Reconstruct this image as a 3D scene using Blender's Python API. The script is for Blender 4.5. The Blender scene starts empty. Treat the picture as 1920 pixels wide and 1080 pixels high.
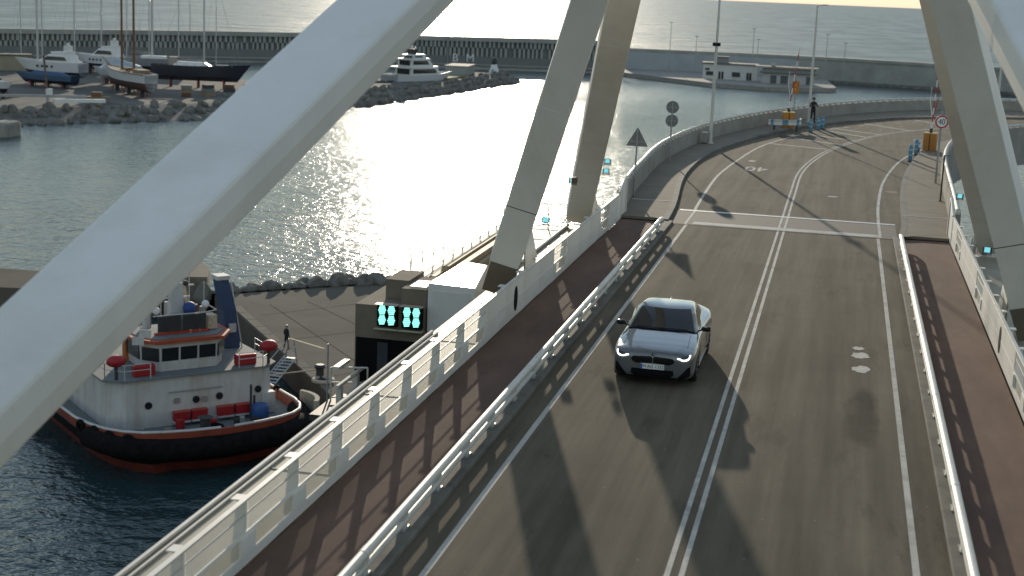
import bpy, bmesh, math, random
from mathutils import Vector, Matrix
from mathutils.bvhtree import BVHTree
random.seed(7)
S = bpy.context.scene
COL = S.collection
R = math.radians

# ------------------------------------------------------------------ camera, sky, sun, exposure
CAM_POS = Vector((1.85, 0.0, 8.32))
PITCH, ROLL, YAW = R(11.33), R(2.39), R(12.2)
fw = Vector((-math.sin(YAW)*math.cos(PITCH), math.cos(YAW)*math.cos(PITCH), -math.sin(PITCH)))
rt = Vector((math.cos(YAW), math.sin(YAW), 0))
dn = fw.cross(rt)
r2 = rt*math.cos(ROLL) - dn*math.sin(ROLL)
d2 = rt*math.sin(ROLL) + dn*math.cos(ROLL)
cam_data = bpy.data.cameras.new('camera')
cam_data.sensor_width = 36.0
cam_data.lens = 2783.26/1920*36
cam_data.clip_start = 0.3
cam_data.clip_end = 90000
cam_data.dof.use_dof = True
cam_data.dof.focus_distance = 44.0
cam_data.dof.aperture_fstop = 1.2
cam = bpy.data.objects.new('camera', cam_data)
cam.matrix_world = Matrix(((r2.x, -d2.x, -fw.x, CAM_POS.x), (r2.y, -d2.y, -fw.y, CAM_POS.y), (r2.z, -d2.z, -fw.z, CAM_POS.z), (0, 0, 0, 1)))
COL.objects.link(cam)
S.camera = cam

SUN_EL, SUN_AZ = R(9.8), R(14.0)          # azimuth left of +Y
world = bpy.data.worlds.new('World'); S.world = world; world.use_nodes = True
wn = world.node_tree.nodes; wl = world.node_tree.links
bg = wn['Background']
sky = wn.new('ShaderNodeTexSky'); sky.sky_type = 'NISHITA'; sky.sun_disc = False
sky.sun_elevation = SUN_EL; sky.sun_rotation = -SUN_AZ
sky.air_density = 1.8; sky.dust_density = 0.0; sky.ozone_density = 5.0; sky.altitude = 20
hs = wn.new('ShaderNodeHueSaturation'); hs.inputs['Saturation'].default_value = 0.56
wl.new(sky.outputs[0], hs.inputs['Color']); wl.new(hs.outputs[0], bg.inputs[0]); bg.inputs[1].default_value = 0.145

sd = bpy.data.lights.new('sun', 'SUN'); sd.energy = 2.45; sd.angle = R(0.53); sd.color = (1.0, 0.87, 0.68)
sun = bpy.data.objects.new('sun', sd); COL.objects.link(sun)
to_sun = Vector((-math.sin(SUN_AZ)*math.cos(SUN_EL), math.cos(SUN_AZ)*math.cos(SUN_EL), math.sin(SUN_EL)))
sun.rotation_euler = to_sun.to_track_quat('Z', 'Y').to_euler()

vs = S.view_settings
vs.view_transform = 'Standard'; vs.look = 'None'; vs.exposure = 0.78; vs.gamma = 1.0; vs.use_curve_mapping = False
S.cycles.max_bounces = 6; S.cycles.diffuse_bounces = 3; S.cycles.glossy_bounces = 3; S.cycles.transparent_max_bounces = 8
S.cycles.sample_clamp_indirect = 4.0
S.cycles.caustics_reflective = False; S.cycles.caustics_refractive = False

# ------------------------------------------------------------------ materials
MATS = {}
def mat(name, col, rough=0.6, metal=0.0, var=0.12, scale=1.5, bump=0.0, bscale=40.0, emit=None, estr=0.0, spec=0.5, coat=0.0, dirt=None, stretch=None):
    """procedural material: base colour broken up by two noises, optional dirt tint and fine bump"""
    if name in MATS: return MATS[name]
    m = bpy.data.materials.new(name); m.use_nodes = True
    nt = m.node_tree; N = nt.nodes; L = nt.links
    b = N['Principled BSDF']
    b.inputs['Roughness'].default_value = rough; b.inputs['Metallic'].default_value = metal
    b.inputs['Specular IOR Level'].default_value = spec
    b.inputs['Coat Weight'].default_value = coat
    tc = N.new('ShaderNodeTexCoord')
    vec = tc.outputs['Object']
    if stretch:
        mp = N.new('ShaderNodeMapping'); mp.inputs['Scale'].default_value = stretch
        L.new(vec, mp.inputs[0]); vec = mp.outputs[0]
    n1 = N.new('ShaderNodeTexNoise'); n1.inputs['Scale'].default_value = scale; n1.inputs['Detail'].default_value = 6; n1.inputs['Roughness'].default_value = 0.65
    L.new(vec, n1.inputs['Vector'])
    rmp = N.new('ShaderNodeMapRange'); rmp.inputs[1].default_value = 0.3; rmp.inputs[2].default_value = 0.7
    rmp.inputs[3].default_value = 1 - var; rmp.inputs[4].default_value = 1 + var
    L.new(n1.outputs[0], rmp.inputs[0])
    mul = N.new('ShaderNodeVectorMath'); mul.operation = 'SCALE'
    mul.inputs[0].default_value = col[:3]
    L.new(rmp.outputs[0], mul.inputs['Scale'])
    out = mul.outputs[0]
    if dirt:
        n2 = N.new('ShaderNodeTexNoise'); n2.inputs['Scale'].default_value = scale*0.35; n2.inputs['Detail'].default_value = 8; n2.inputs['Roughness'].default_value = 0.7
        L.new(vec, n2.inputs['Vector'])
        r2_ = N.new('ShaderNodeMapRange'); r2_.inputs[1].default_value = 0.48; r2_.inputs[2].default_value = 0.72; r2_.inputs[3].default_value = 0; r2_.inputs[4].default_value = dirt[3]
        L.new(n2.outputs[0], r2_.inputs[0])
        mx = N.new('ShaderNodeMix'); mx.data_type = 'RGBA'
        L.new(r2_.outputs[0], mx.inputs[0]); L.new(out, mx.inputs[6]); mx.inputs[7].default_value = (*dirt[:3], 1)
        out = mx.outputs[2]
    L.new(out, b.inputs['Base Color'])
    if bump:
        n3 = N.new('ShaderNodeTexNoise'); n3.inputs['Scale'].default_value = bscale; n3.inputs['Detail'].default_value = 4
        L.new(tc.outputs['Object'], n3.inputs['Vector'])
        bp = N.new('ShaderNodeBump'); bp.inputs['Strength'].default_value = bump; bp.inputs['Distance'].default_value = 0.02
        L.new(n3.outputs[0], bp.inputs['Height']); L.new(bp.outputs[0], b.inputs['Normal'])
    if emit:
        b.inputs['Emission Color'].default_value = (*emit, 1); b.inputs['Emission Strength'].default_value = estr
    MATS[name] = m
    return m

steel = mat('painted_white_steel', (0.80, 0.785, 0.73), 0.5, var=0.05, scale=0.5, dirt=(0.50, 0.44, 0.35, 0.45), bump=0.06, bscale=2.5, stretch=(1.3, 1.3, .35))
steel2 = mat('painted_white_rail', (0.60, 0.585, 0.53), 0.5, var=0.10, scale=2.0, dirt=(0.4, 0.35, 0.27, 0.5))
ledge_m = mat('cream_deck_paint', (0.42, 0.385, 0.30), 0.6, var=0.12, scale=1.2, dirt=(0.3, 0.25, 0.18, 0.5), spec=0.1)
concrete = mat('grey_concrete', (0.33, 0.315, 0.28), 0.85, var=0.14, scale=0.8, dirt=(0.2, 0.18, 0.15, 0.6), bump=0.2, bscale=20, spec=0.1)
concrete_d = mat('brown_concrete', (0.21, 0.18, 0.14), 0.9, var=0.16, scale=0.7, dirt=(0.12, 0.1, 0.08, 0.6), bump=0.2, bscale=15, spec=0.1)
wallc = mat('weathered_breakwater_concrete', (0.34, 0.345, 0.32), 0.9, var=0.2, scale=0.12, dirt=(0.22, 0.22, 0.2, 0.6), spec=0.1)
wallc2 = mat('rib_recess_shade_concrete', (0.20, 0.205, 0.19), 0.9, var=0.2, scale=0.3, spec=0.1)  # darker copy of the wall concrete: shade between the ribs put into colour
rockm = mat('grey_boulder_stone', (0.19, 0.182, 0.16), 0.9, var=0.5, scale=0.6, dirt=(0.13, 0.12, 0.11, 0.8), bump=0.5, bscale=3, spec=0.1)
pave = mat('beige_pavement', (0.225, 0.195, 0.15), 0.9, var=0.12, scale=1.0, dirt=(0.15, 0.13, 0.1, 0.5), bump=0.15, bscale=30, spec=0.1)
kerbm = mat('kerb_stone', (0.2, 0.19, 0.165), 0.85, var=0.2, scale=2, dirt=(0.08, 0.07, 0.06, 0.7), spec=0.1)
paint = mat('worn_white_road_paint', (0.50, 0.48, 0.43), 0.8, var=0.15, scale=3, dirt=(0.2, 0.19, 0.17, 0.75), spec=0.1)
galv = mat('galvanised_steel', (0.34, 0.35, 0.35), 0.5, 0.5, var=0.12, scale=2)
signback = mat('grey_sign_back', (0.20, 0.20, 0.19), 0.6, 0.2, var=0.1)
black = mat('matt_black', (0.008, 0.008, 0.009), 0.8, var=0.2, spec=0.08)
dark = mat('dark_steel', (0.05, 0.05, 0.05), 0.6, 0.2, var=0.2)
orange = mat('orange_painted_cabinet', (0.44, 0.175, 0.03), 0.5, var=0.1, scale=2, dirt=(0.3, 0.11, 0.02, 0.4))
redm = mat('red_paint', (0.42, 0.03, 0.02), 0.5, var=0.15)
whitep = mat('white_paint', (0.74, 0.74, 0.72), 0.45, var=0.05, dirt=(0.5, 0.47, 0.42, 0.35))
bluep = mat('blue_paint', (0.05, 0.095, 0.16), 0.5, var=0.15)
cyanblue = mat('light_blue_plastic', (0.09, 0.24, 0.34), 0.5, var=0.12)
cyanlamp = mat('lit_cyan_floodlight', (0.3, 0.7, 0.75), 0.4, emit=(0.25, 0.9, 1.0), estr=0.3)
hatchp = mat('white_hatch_paint', (0.62, 0.60, 0.54), 0.8, var=0.15, scale=3, spec=0.1)
tar = mat('joint_tar', (0.03, 0.028, 0.025), 0.95, spec=0.0)
tan = mat('tan_render', (0.33, 0.29, 0.21), 0.85, var=0.12, scale=0.5, spec=0.1)

def asphalt_mat():
    m = bpy.data.materials.new('worn_asphalt'); m.use_nodes = True
    nt = m.node_tree; N = nt.nodes; L = nt.links; b = N['Principled BSDF']
    tc = N.new('ShaderNodeTexCoord')
    def noise(sc, det, scl, rough=0.6):
        mp = N.new('ShaderNodeMapping'); mp.inputs['Scale'].default_value = scl; L.new(tc.outputs['Object'], mp.inputs[0])
        n = N.new('ShaderNodeTexNoise'); n.inputs['Scale'].default_value = sc; n.inputs['Detail'].default_value = det; n.inputs['Roughness'].default_value = rough
        L.new(mp.outputs[0], n.inputs['Vector']); return n.outputs[0]
    def mr(x, a, b_, c, d):
        r = N.new('ShaderNodeMapRange'); r.inputs[1].default_value = a; r.inputs[2].default_value = b_; r.inputs[3].default_value = c; r.inputs[4].default_value = d
        L.new(x, r.inputs[0]); return r.outputs[0]
    def mth(op, a, b_):
        q = N.new('ShaderNodeMath'); q.operation = op
        for i, v in enumerate((a, b_)):
            if isinstance(v, (int, float)): q.inputs[i].default_value = v
            else: L.new(v, q.inputs[i])
        return q.outputs[0]
    streak = mr(noise(1.0, 5, (2.6, 0.10, 1)), .3, .7, .73, 1.27)
    fine = mr(noise(60, 2, (1, 1, 1)), .3, .7, .82, 1.18)
    big = mr(noise(0.25, 5, (1, 1, 1)), .3, .7, .86, 1.14)
    v = mth('MULTIPLY', mth('MULTIPLY', streak, fine), big)
    # dark tyre / oil wear down each lane
    sx = N.new('ShaderNodeSeparateXYZ'); L.new(tc.outputs['Object'], sx.inputs[0])
    ox = mth('SUBTRACT', mth('ABSOLUTE', mth('ADD', sx.outputs[0], 0.0), 0.0), 1.95)
    oil = mr(mth('ABSOLUTE', ox, 0.0), 0.1, 0.75, 0.84, 1.0)
    v = mth('MULTIPLY', v, oil)
    # one long oil stain in the right-hand lane
    dx = mth('DIVIDE', mth('SUBTRACT', sx.outputs[0], 2.75), 0.34); dy = mth('DIVIDE', mth('SUBTRACT', sx.outputs[1], 30.3), 2.6)
    rr = mth('ADD', mth('MULTIPLY', dx, dx), mth('MULTIPLY', dy, dy))
    rr = mth('ADD', rr, mr(noise(2.2, 5, (1, .35, 1)), .3, .7, -.6, .6))
    v = mth('MULTIPLY', v, mr(rr, 0.2, 1.3, 0.5, 1.0))
    v = mth('MULTIPLY', v, mr(noise(14, 2, (1, .5, 1), .5), .70, .76, 1.0, 1.8))
    v = mth('MULTIPLY', v, mr(noise(0.9, 6, (1, .22, 1), .7), .56, .62, 1.0, .80))
    sc = N.new('ShaderNodeVectorMath'); sc.operation = 'SCALE'; sc.inputs[0].default_value = (0.142, 0.121, 0.089)
    L.new(v, sc.inputs['Scale']); L.new(sc.outputs[0], b.inputs['Base Color'])
    b.inputs['Roughness'].default_value = 0.95; b.inputs['Specular IOR Level'].default_value = 0.06
    bp = N.new('ShaderNodeBump'); bp.inputs['Strength'].default_value = 0.25; bp.inputs['Distance'].default_value = 0.012
    L.new(noise(90, 3, (1, 1, 1)), bp.inputs['Height']); L.new(bp.outputs[0], b.inputs['Normal'])
    return m
asphalt = asphalt_mat()
redwalk = mat('red_brown_walkway_coating', (0.168, 0.107, 0.08), 0.85, var=0.2, scale=0.8, dirt=(0.085, 0.068, 0.055, 0.85), bump=0.2, bscale=60, stretch=(1.5, .4, 1), spec=0.1)

def water_mat():
    """sheltered harbour water near, choppier open sea beyond the breakwaters"""
    m = bpy.data.materials.new('harbour_water'); m.use_nodes = True
    nt = m.node_tree; N = nt.nodes; L = nt.links; b = N['Principled BSDF']
    b.inputs['Base Color'].default_value = (0.018, 0.045, 0.050, 1)
    b.inputs['IOR'].default_value = 1.33
    tc = N.new('ShaderNodeTexCoord')
    ln = N.new('ShaderNodeVectorMath'); ln.operation = 'LENGTH'; L.new(tc.outputs['Object'], ln.inputs[0])
    def mr(x, a, b_, c, d):
        r = N.new('ShaderNodeMapRange'); r.inputs[1].default_value = a; r.inputs[2].default_value = b_; r.inputs[3].default_value = c; r.inputs[4].default_value = d
        L.new(x, r.inputs[0]); return r.outputs[0]
    gm = N.new('ShaderNodeMapping'); gm.inputs['Scale'].default_value = (1, .35, 1); gm.inputs['Rotation'].default_value = (0, 0, .9); L.new(tc.outputs['Object'], gm.inputs[0])
    gn = N.new('ShaderNodeTexNoise'); gn.inputs['Scale'].default_value = 0.03; gn.inputs['Detail'].default_value = 5; L.new(gm.outputs[0], gn.inputs['Vector'])
    ad = N.new('ShaderNodeMath'); ad.operation = 'ADD'; L.new(mr(ln.outputs['Value'], 560, 680, 0.11, 0.33), ad.inputs[0]); L.new(mr(gn.outputs[0], .35, .65, 0.0, .10), ad.inputs[1])
    L.new(ad.outputs[0], b.inputs['Roughness'])
    opensea = mr(ln.outputs['Value'], 560, 700, 0.0, 1.0)
    prev = None
    for sc, st, dist, scl, far in ((0.018, 0.0, 7.0, (1, 2.2, 1), .8), (0.05, 0.25, 1.0, (1, 1.5, 1), .8), (0.14, 0.45, 0.5, (1, 1.5, 1), .7), (0.34, 0.75, 0.45, (1, 1.4, 1), 0.7), (0.85, 0.85, 0.24, (1, 1.2, 1), .6), (2.2, 0.8, 0.09, (1, 1, 1), .6)):
        mp = N.new('ShaderNodeMapping'); mp.inputs['Scale'].default_value = scl; mp.inputs['Rotation'].default_value = (0, 0, 0.5 if scl[1] < 2 else .12)
        L.new(tc.outputs['Object'], mp.inputs[0])
        n = N.new('ShaderNodeTexNoise'); n.inputs['Scale'].default_value = sc; n.inputs['Detail'].default_value = 3; n.inputs['Roughness'].default_value = 0.55
        L.new(mp.outputs[0], n.inputs['Vector'])
        bp = N.new('ShaderNodeBump'); bp.inputs['Distance'].default_value = dist
        L.new(mr(opensea, 0, 1, st, far), bp.inputs['Strength'])
        L.new(n.outputs[0], bp.inputs['Height'])
        if prev: L.new(prev, bp.inputs['Normal'])
        prev = bp.outputs[0]
    L.new(prev, b.inputs['Normal'])
    return m
water_m = water_mat()

def mesh_screen_mat(name='perforated_white_sheet', col=(0.6, 0.6, 0.56, 1), fac=0.27):
    """white perforated sheet: half open"""
    m = bpy.data.materials.new(name); m.use_nodes = True
    nt = m.node_tree; N = nt.nodes; L = nt.links
    b = N['Principled BSDF']; b.inputs['Base Color'].default_value = col; b.inputs['Roughness'].default_value = 0.5
    t = N.new('ShaderNodeBsdfTransparent'); mx = N.new('ShaderNodeMixShader'); mx.inputs[0].default_value = fac
    L.new(t.outputs[0], mx.inputs[1]); L.new(b.outputs[0], mx.inputs[2]); L.new(mx.outputs[0], N['Material Output'].inputs[0])
    return m
screen_m = mesh_screen_mat()
dimming_sheet_m = mesh_screen_mat('light_dimming_cream_sheet', (0.62, 0.57, 0.45, 1), 0.5)  # added cream sheet that dims sunlight through the parapet's lower openings

# ------------------------------------------------------------------ mesh helpers
class MB:
    def __init__(s): s.v = []; s.f = []
    def add(s, vs_, fs):
        o = len(s.v); s.v += [tuple(x) for x in vs_]; s.f += [tuple(i+o for i in f) for f in fs]; return s
    def box(s, x0, x1, y0, y1, z0, z1, rz=0.0, piv=None):
        P = [(x, y, z) for z in (z0, z1) for x, y in ((x0, y0), (x1, y0), (x1, y1), (x0, y1))]
        if rz:
            cx, cy = piv if piv else ((x0+x1)/2, (y0+y1)/2); c, n = math.cos(rz), math.sin(rz)
            P = [(cx+(x-cx)*c-(y-cy)*n, cy+(x-cx)*n+(y-cy)*c, z) for x, y, z in P]
        return s.add(P, [(3, 2, 1, 0), (4, 5, 6, 7), (0, 1, 5, 4), (1, 2, 6, 5), (2, 3, 7, 6), (3, 0, 4, 7)])
    def ring(s, rings, cap=True, closed=True):
        n = len(rings[0]); o = len(s.v)
        for r in rings: s.v += [tuple(x) for x in r]
        for i in range(len(rings)-1):
            for j in range(n if closed else n-1):
                a = o+i*n+j; b_ = o+i*n+(j+1) % n
                s.f.append((a, b_, b_+n, a+n))
        if cap:
            s.f.append(tuple(o+j for j in reversed(range(n)))); s.f.append(tuple(o+(len(rings)-1)*n+j for j in range(n)))
        return s
    def tube(s, pts, r, n=8, cap=True):
        pts = [Vector(p) for p in pts]; rs = r if isinstance(r, (list, tuple)) else [r]*len(pts)
        rings = []
        for i, p in enumerate(pts):
            d = (pts[min(i+1, len(pts)-1)] - pts[max(i-1, 0)]).normalized()
            u = d.cross(Vector((0, 0, 1)))
            if u.length < 1e-3: u = Vector((1, 0, 0))
            u.normalize(); w = u.cross(d)
            rings.append([p + (u*math.cos(2*math.pi*k/n) + w*math.sin(2*math.pi*k/n))*rs[i] for k in range(n)])
        return s.ring(rings, cap)
    def prism(s, poly, z0, z1):
        n = len(poly)
        return s.ring([[(x, y, z0) for x, y in poly], [(x, y, z1) for x, y in poly]])
    def lathe(s, c, prof, n=14):
        rings = [[(c[0]+r*math.cos(2*math.pi*k/n), c[1]+r*math.sin(2*math.pi*k/n), c[2]+z) for k in range(n)] for r, z in prof]
        return s.ring(rings)
    def ball(s, c, r, n=10, sc=(1, 1, 1)):
        rings = []
        for i in range(1, n):
            a = math.pi*i/n
            rings.append([(c[0]+r*sc[0]*math.sin(a)*math.cos(2*math.pi*k/(n+2)), c[1]+r*sc[1]*math.sin(a)*math.sin(2*math.pi*k/(n+2)), c[2]-r*sc[2]*math.cos(a)) for k in range(n+2)])
        return s.ring(rings)
    def strip(s, A, B):
        """ribbon between two polylines"""
        o = len(s.v); s.v += [tuple(p) for p in A]+[tuple(p) for p in B]; n = len(A)
        for i in range(n-1): s.f.append((o+i, o+n+i, o+n+i+1, o+i+1))
        return s
    def mesh(s, name, m, smooth=False):
        me = bpy.data.meshes.new(name); me.from_pydata(s.v, [], s.f); me.validate()
        bm = bmesh.new(); bm.from_mesh(me); bmesh.ops.recalc_face_normals(bm, faces=bm.faces); bm.to_mesh(me); bm.free()
        me.materials.append(m)
        if smooth:
            for p in me.polygons: p.use_smooth = True
            try: me.set_sharp_from_angle(angle=R(smooth if smooth is not True else 40))
            except Exception: pass
        return me
    def build(s, name, m, parent=None, smooth=False, bevel=0.0):
        o = bpy.data.objects.new(name, s.mesh(name, m, smooth)); COL.objects.link(o)
        if parent is not None: o.parent = parent
        if bevel:
            b = o.modifiers.new('bevel', 'BEVEL'); b.width = bevel; b.segments = 2; b.limit_method = 'ANGLE'; b.angle_limit = R(40)
        return o

def obj_from(name, me, parent=None, loc=(0, 0, 0), rot=(0, 0, 0), sc=(1, 1, 1)):
    o = bpy.data.objects.new(name, me); COL.objects.link(o); o.location = loc; o.rotation_euler = rot; o.scale = sc
    if parent is not None: o.parent = parent
    return o
def tag(o, label, cat, group=None):
    o['label'] = label; o['category'] = cat
    if group: o['group'] = group
    return o
def thing(name, label, cat, loc=(0, 0, 0), rz=0.0, group=None):
    o = bpy.data.objects.new(name, None); COL.objects.link(o); o.location = loc; o.rotation_euler = (0, 0, rz); o.empty_display_size = 0.3
    return tag(o, label, cat, group)
def struct(o, label=None):
    o['kind'] = 'structure'
    if label: o['label'] = label
    return o
def copy_tree(o, parent=None):
    c = o.copy(); COL.objects.link(c); c.parent = parent
    for ch in list(o.children): copy_tree(ch, c)
    return c
def catmull(P, n=8):
    P = [Vector(p) for p in P]; out = []
    for i in range(len(P)-1):
        a = P[max(i-1, 0)]; b = P[i]; c = P[i+1]; d = P[min(i+2, len(P)-1)]
        for k in range(n):
            t = k/n
            out.append(0.5*((2*b)+(c-a)*t+(2*a-5*b+4*c-d)*t*t+(3*b-a-3*c+d)*t**3))
    out.append(P[-1]); return out
def resample(P, step):
    out = [P[0].copy()]; acc = 0.0
    for i in range(len(P)-1):
        a, b = P[i], P[i+1]; L_ = (b-a).length; pos = step-acc
        while pos <= L_:
            out.append(a+(b-a)*(pos/L_)); pos += step
        acc = (acc+L_) % step
    return out
def offset(P, d):
    out = []
    for i, p in enumerate(P):
        t = (P[min(i+1, len(P)-1)]-P[max(i-1, 0)]); t.z = 0; t.normalize()
        out.append(Vector((p.x+t.y*d, p.y-t.x*d, p.z)))       # d>0: to the right of travel
    return out
def text_mesh(txt, size, m, name, ext=0.0):
    cu = bpy.data.curves.new(name, 'FONT'); cu.body = txt; cu.size = size; cu.align_x = 'CENTER'; cu.align_y = 'CENTER'; cu.extrude = ext
    t = bpy.data.objects.new(name, cu); COL.objects.link(t)
    dg = bpy.context.evaluated_depsgraph_get(); me = bpy.data.meshes.new_from_object(t.evaluated_get(dg))
    bpy.data.objects.remove(t); me.materials.clear(); me.materials.append(m); me.name = name
    return me
# ================================================================== the setting
# ---- sea: one sheet to the horizon
sea = MB()
seg = 48; rad = [0, 60, 200, 600, 2000, 7000, 40000]
for a in range(seg): pass
rings = [[(r_*math.cos(2*math.pi*k/seg), 100+r_*math.sin(2*math.pi*k/seg), -22.0) for k in range(seg)] for r_ in rad[1:]]
sea.ring(rings, cap=False); sea.f.append(tuple(range(seg)))
struct(sea.build('sea_water', water_m), 'open harbour and sea water')

# ---- bridge deck
struct(MB().box(-4.02, 4.02, -14, 55.2, -0.35, 0.0).build('bridge_road', asphalt), 'asphalt carriageway of the bascule bridge')
for sg, side in ((-1, 'left'), (1, 'right')):
    a, b_ = sorted((sg*4.34, sg*6.0)); MBx = MB().box(a, b_, -14, 55.4, -0.35, 0.0)
    struct(MBx.build('walkway_'+side, redwalk), 'red-brown coated footway of the bridge')
    a, b_ = sorted((sg*4.024, sg*4.336)); struct(MB().box(a, b_, -14, 55.3, -0.35, 0.09).build('bridge_kerb_'+side, kerbm, bevel=0.015), 'worn low kerb under the guard rail')
girder = thing('bridge_girder', 'white steel box girder carrying the bridge deck over the water', 'bridge')
g = MB(); g.ring([[(-5.8, y, -0.36), (5.8, y, -0.36), (5.0, y, -2.6), (-5.0, y, -2.6)] for y in (-14, 52)]); g.build('box_girder', steel, girder)
for sg in (-1, 1):
    a, b_ = sorted((sg*6.1, sg*7.6))
    g = MB().box(a, b_, -14, 53.2, -0.30, -0.06); lb = g.build('outer_ledge', ledge_m, girder)
    g = MB().tube([(sg*7.58, -14, -0.02), (sg*7.58, 34.5, -0.02)], 0.045, 8); g.build('edge_pipe', steel2, lb, True)
    g = MB().tube([(sg*7.44, -14, -0.03), (sg*7.44, 34.5, -0.03)], 0.028, 8); g.build('edge_cable', steel2, lb, True)
    g = MB().tube([(sg*7.58, 41.5, 0.0), (sg*7.58, 52.8, 0.0)], 0.05, 8); g.build('edge_pipe', steel2, lb, True)
    a, b_ = sorted((sg*7.45, sg*7.68)); g = MB().box(a, b_, -14, 53.2, -1.2, -0.304); g.build('edge_fascia', steel, girder)
    for k in range(6):
        y = 13.0+k*5.2
        if y < 34:
            a, b_ = sorted((sg*6.12, sg*7.40)); MB().box(a, b_, y, y+.03, -0.06, -0.045).build('ledge_seam', dark, lb)

# ---- lifting frame: three pairs of inclined box legs meeting above the road
frame = thing('bridge_lifting_frame', 'white inclined box-section steel legs of the bascule bridge leaning in over the road', 'bridge frame')
def leg(sg, x0, y0, kx, ky, z0, z1, w=0.92, d=1.15, cham=0.10):
    """leg whose inner front edge runs through x=x0-kx z, y=y0+ky z"""
    ax = Vector((-sg*kx, ky, 1.0)).normalized()
    u = Vector((sg, 0, 0)); u = (u - ax*u.dot(ax)).normalized()          # outward
    v = ax.cross(u); v = v if v.y > 0 else -v                              # away from camera
    rings = []
    for z in (z0, z1):
        p = Vector((sg*(x0-kx*z), y0+ky*z, z))
        rings.append([p+u*cham*0.0+v*0.0, p+u*w, p+u*(w+0.03)+v*d*0.5, p+u*w+v*d, p+v*d, p-u*0.03+v*d*0.5])
    return MB().ring(rings)
def leg_band(sg, x0, y0, kx, ky, z, m, name, parent, grow=0.012, h=0.03, w=0.92, d=1.15):
    ax = Vector((-sg*kx, ky, 1.0)).normalized(); u = Vector((sg, 0, 0)); u = (u-ax*u.dot(ax)).normalized(); v = ax.cross(u); v = v if v.y > 0 else -v
    rings = []
    for zz in (z, z+h):
        p = Vector((sg*(x0-kx*zz), y0+ky*zz, zz)); gq = grow
        rings.append([p-u*gq-v*gq, p+u*(w+gq)-v*gq, p+u*(w+.03+gq)+v*d*.5, p+u*(w+gq)+v*(d+gq), p-u*gq+v*(d+gq), p-u*(.03+gq)+v*d*.5])
    return MB().ring(rings).build(name, m, parent, bevel=(.05 if m is steel else 0))
NEAR = (6.75, 39.45, 0.383, -0.613); FAR = (6.88, 53.3, 0.397, -1.62); DIAG = (7.44, 3.5, 0.4625, 1.89)
for sg in (-1, 1):
    l1 = leg(sg, *NEAR, 0.85, 13.9, w=0.82, d=1.6).build('near_leg', steel, frame, bevel=0.02)
    for z in (2.55, 5.3, 8.2): leg_band(sg, *NEAR, z, dark if z < 3 else steel, 'weld_band', l1, 0.004, 0.02 if z < 3 else .05, 0.82, 1.6)
    l2 = leg(sg, *FAR, 0.0, 13.9, w=0.88, d=1.4).build('far_leg', steel, frame, bevel=0.02)
    l3 = leg(sg, *DIAG, 0.0, 14.1, w=1.04, d=0.56).build('forward_stay', steel, frame, bevel=0.05)
    for z in (4.6, 6.4, 8.3): leg_band(sg, *DIAG, z, steel, 'weld_seam', l3, 0.003, 0.05, 1.04, 0.56)
    for z in (2.2, 4.4, 6.8): leg_band(sg, *FAR, z, steel, 'weld_seam', l2, 0.004, 0.05, 0.88, 1.4)
    # brown bearing block under the near leg, with a joint down the middle, and stiffener plates
    pb = leg(sg, *NEAR, -0.06, 0.848, w=0.78, d=1.5).build('bearing_block', concrete_d, frame)
    p0 = Vector((sg*(NEAR[0]+0.44), NEAR[1]-0.012, 0))
    MB().box(p0.x-0.012, p0.x+0.012, p0.y-0.03, p0.y+0.02, -0.05, 0.82).build('joint_strip', dark, pb)
    # gusset at the inside foot, sunlit flange
    gx = sg*(NEAR[0]-0.25)
    q = MB(); q.ring([[(gx-0.02, 40.2, -0.05), (gx-0.02, 42.6, -0.05), (gx-0.02, 40.0, 2.6)], [(gx+0.02, 40.2, -0.05), (gx+0.02, 42.6, -0.05), (gx+0.02, 40.0, 2.6)]])
    q.build('foot_gusset', steel, frame)
    gx = sg*(FAR[0]-0.12)
    q = MB(); q.ring([[(gx-0.02, 53.4, -0.05), (gx-0.02, 55.2, -0.05), (gx-0.02, 52.0, 2.2)], [(gx+0.02, 53.4, -0.05), (gx+0.02, 55.2, -0.05), (gx+0.02, 52.0, 2.2)]])
    q.build('foot_gusset', steel, frame)
g = MB().box(-2.6, 2.6, 29.0, 33.2, 13.9, 15.3); g.build('top_node', steel, frame, bevel=0.05)
# rusty hinge plate and lit floodlights on the legs
q = MB().box(-6.04, -5.9, 44.4, 44.75, 2.6, 2.8); q.build('hinge_bracket', mat('rusty_steel', (0.09, 0.055, 0.04), 0.8, var=0.3, scale=4), frame, bevel=0.04)
FL = [(-6.08, 40.8, 2.0), (-6.15, 45.3, 2.6), (-6.0, 51.0, 2.3), (-6.0, 51.2, 2.62), (6.12, 42.9, 1.75), (6.14, 54.3, 1.85)]
for i, (x, y, z) in enumerate(FL):
    f = thing('floodlight', ['small cyan-lit floodlight low on the nearest left leg', 'small cyan-lit floodlight between the two left legs', 'cyan-lit floodlight on the inner side of the far left leg', 'upper cyan-lit floodlight on the far left leg', 'square cyan-lit floodlight at the foot of the right leg', 'cyan-lit floodlight on the right railing beside the approach'][i], 'floodlight', (x, y, z), group='floodlights on the bridge legs')
    rx = R(25)
    h = MB().box(-.13, .13, 0.0, .10, -.12, .12); a = h.build('housing', dark, f, bevel=0.01)
    h = MB().box(-.11, .11, -.012, -.002, -.10, .10); b_ = h.build('lens', cyanlamp, f)
    h = MB().box(-.17, -.135, .02, .06, -.16, .10).box(.135, .17, .02, .06, -.16, .10).box(-.17, .17, .02, .06, -.19, -.165); h.build('bracket', dark, f)
    f.scale = (.72, .72, .72); f.rotation_euler = (R(-20), 0, R(8 if x < 0 else -14))

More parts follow.
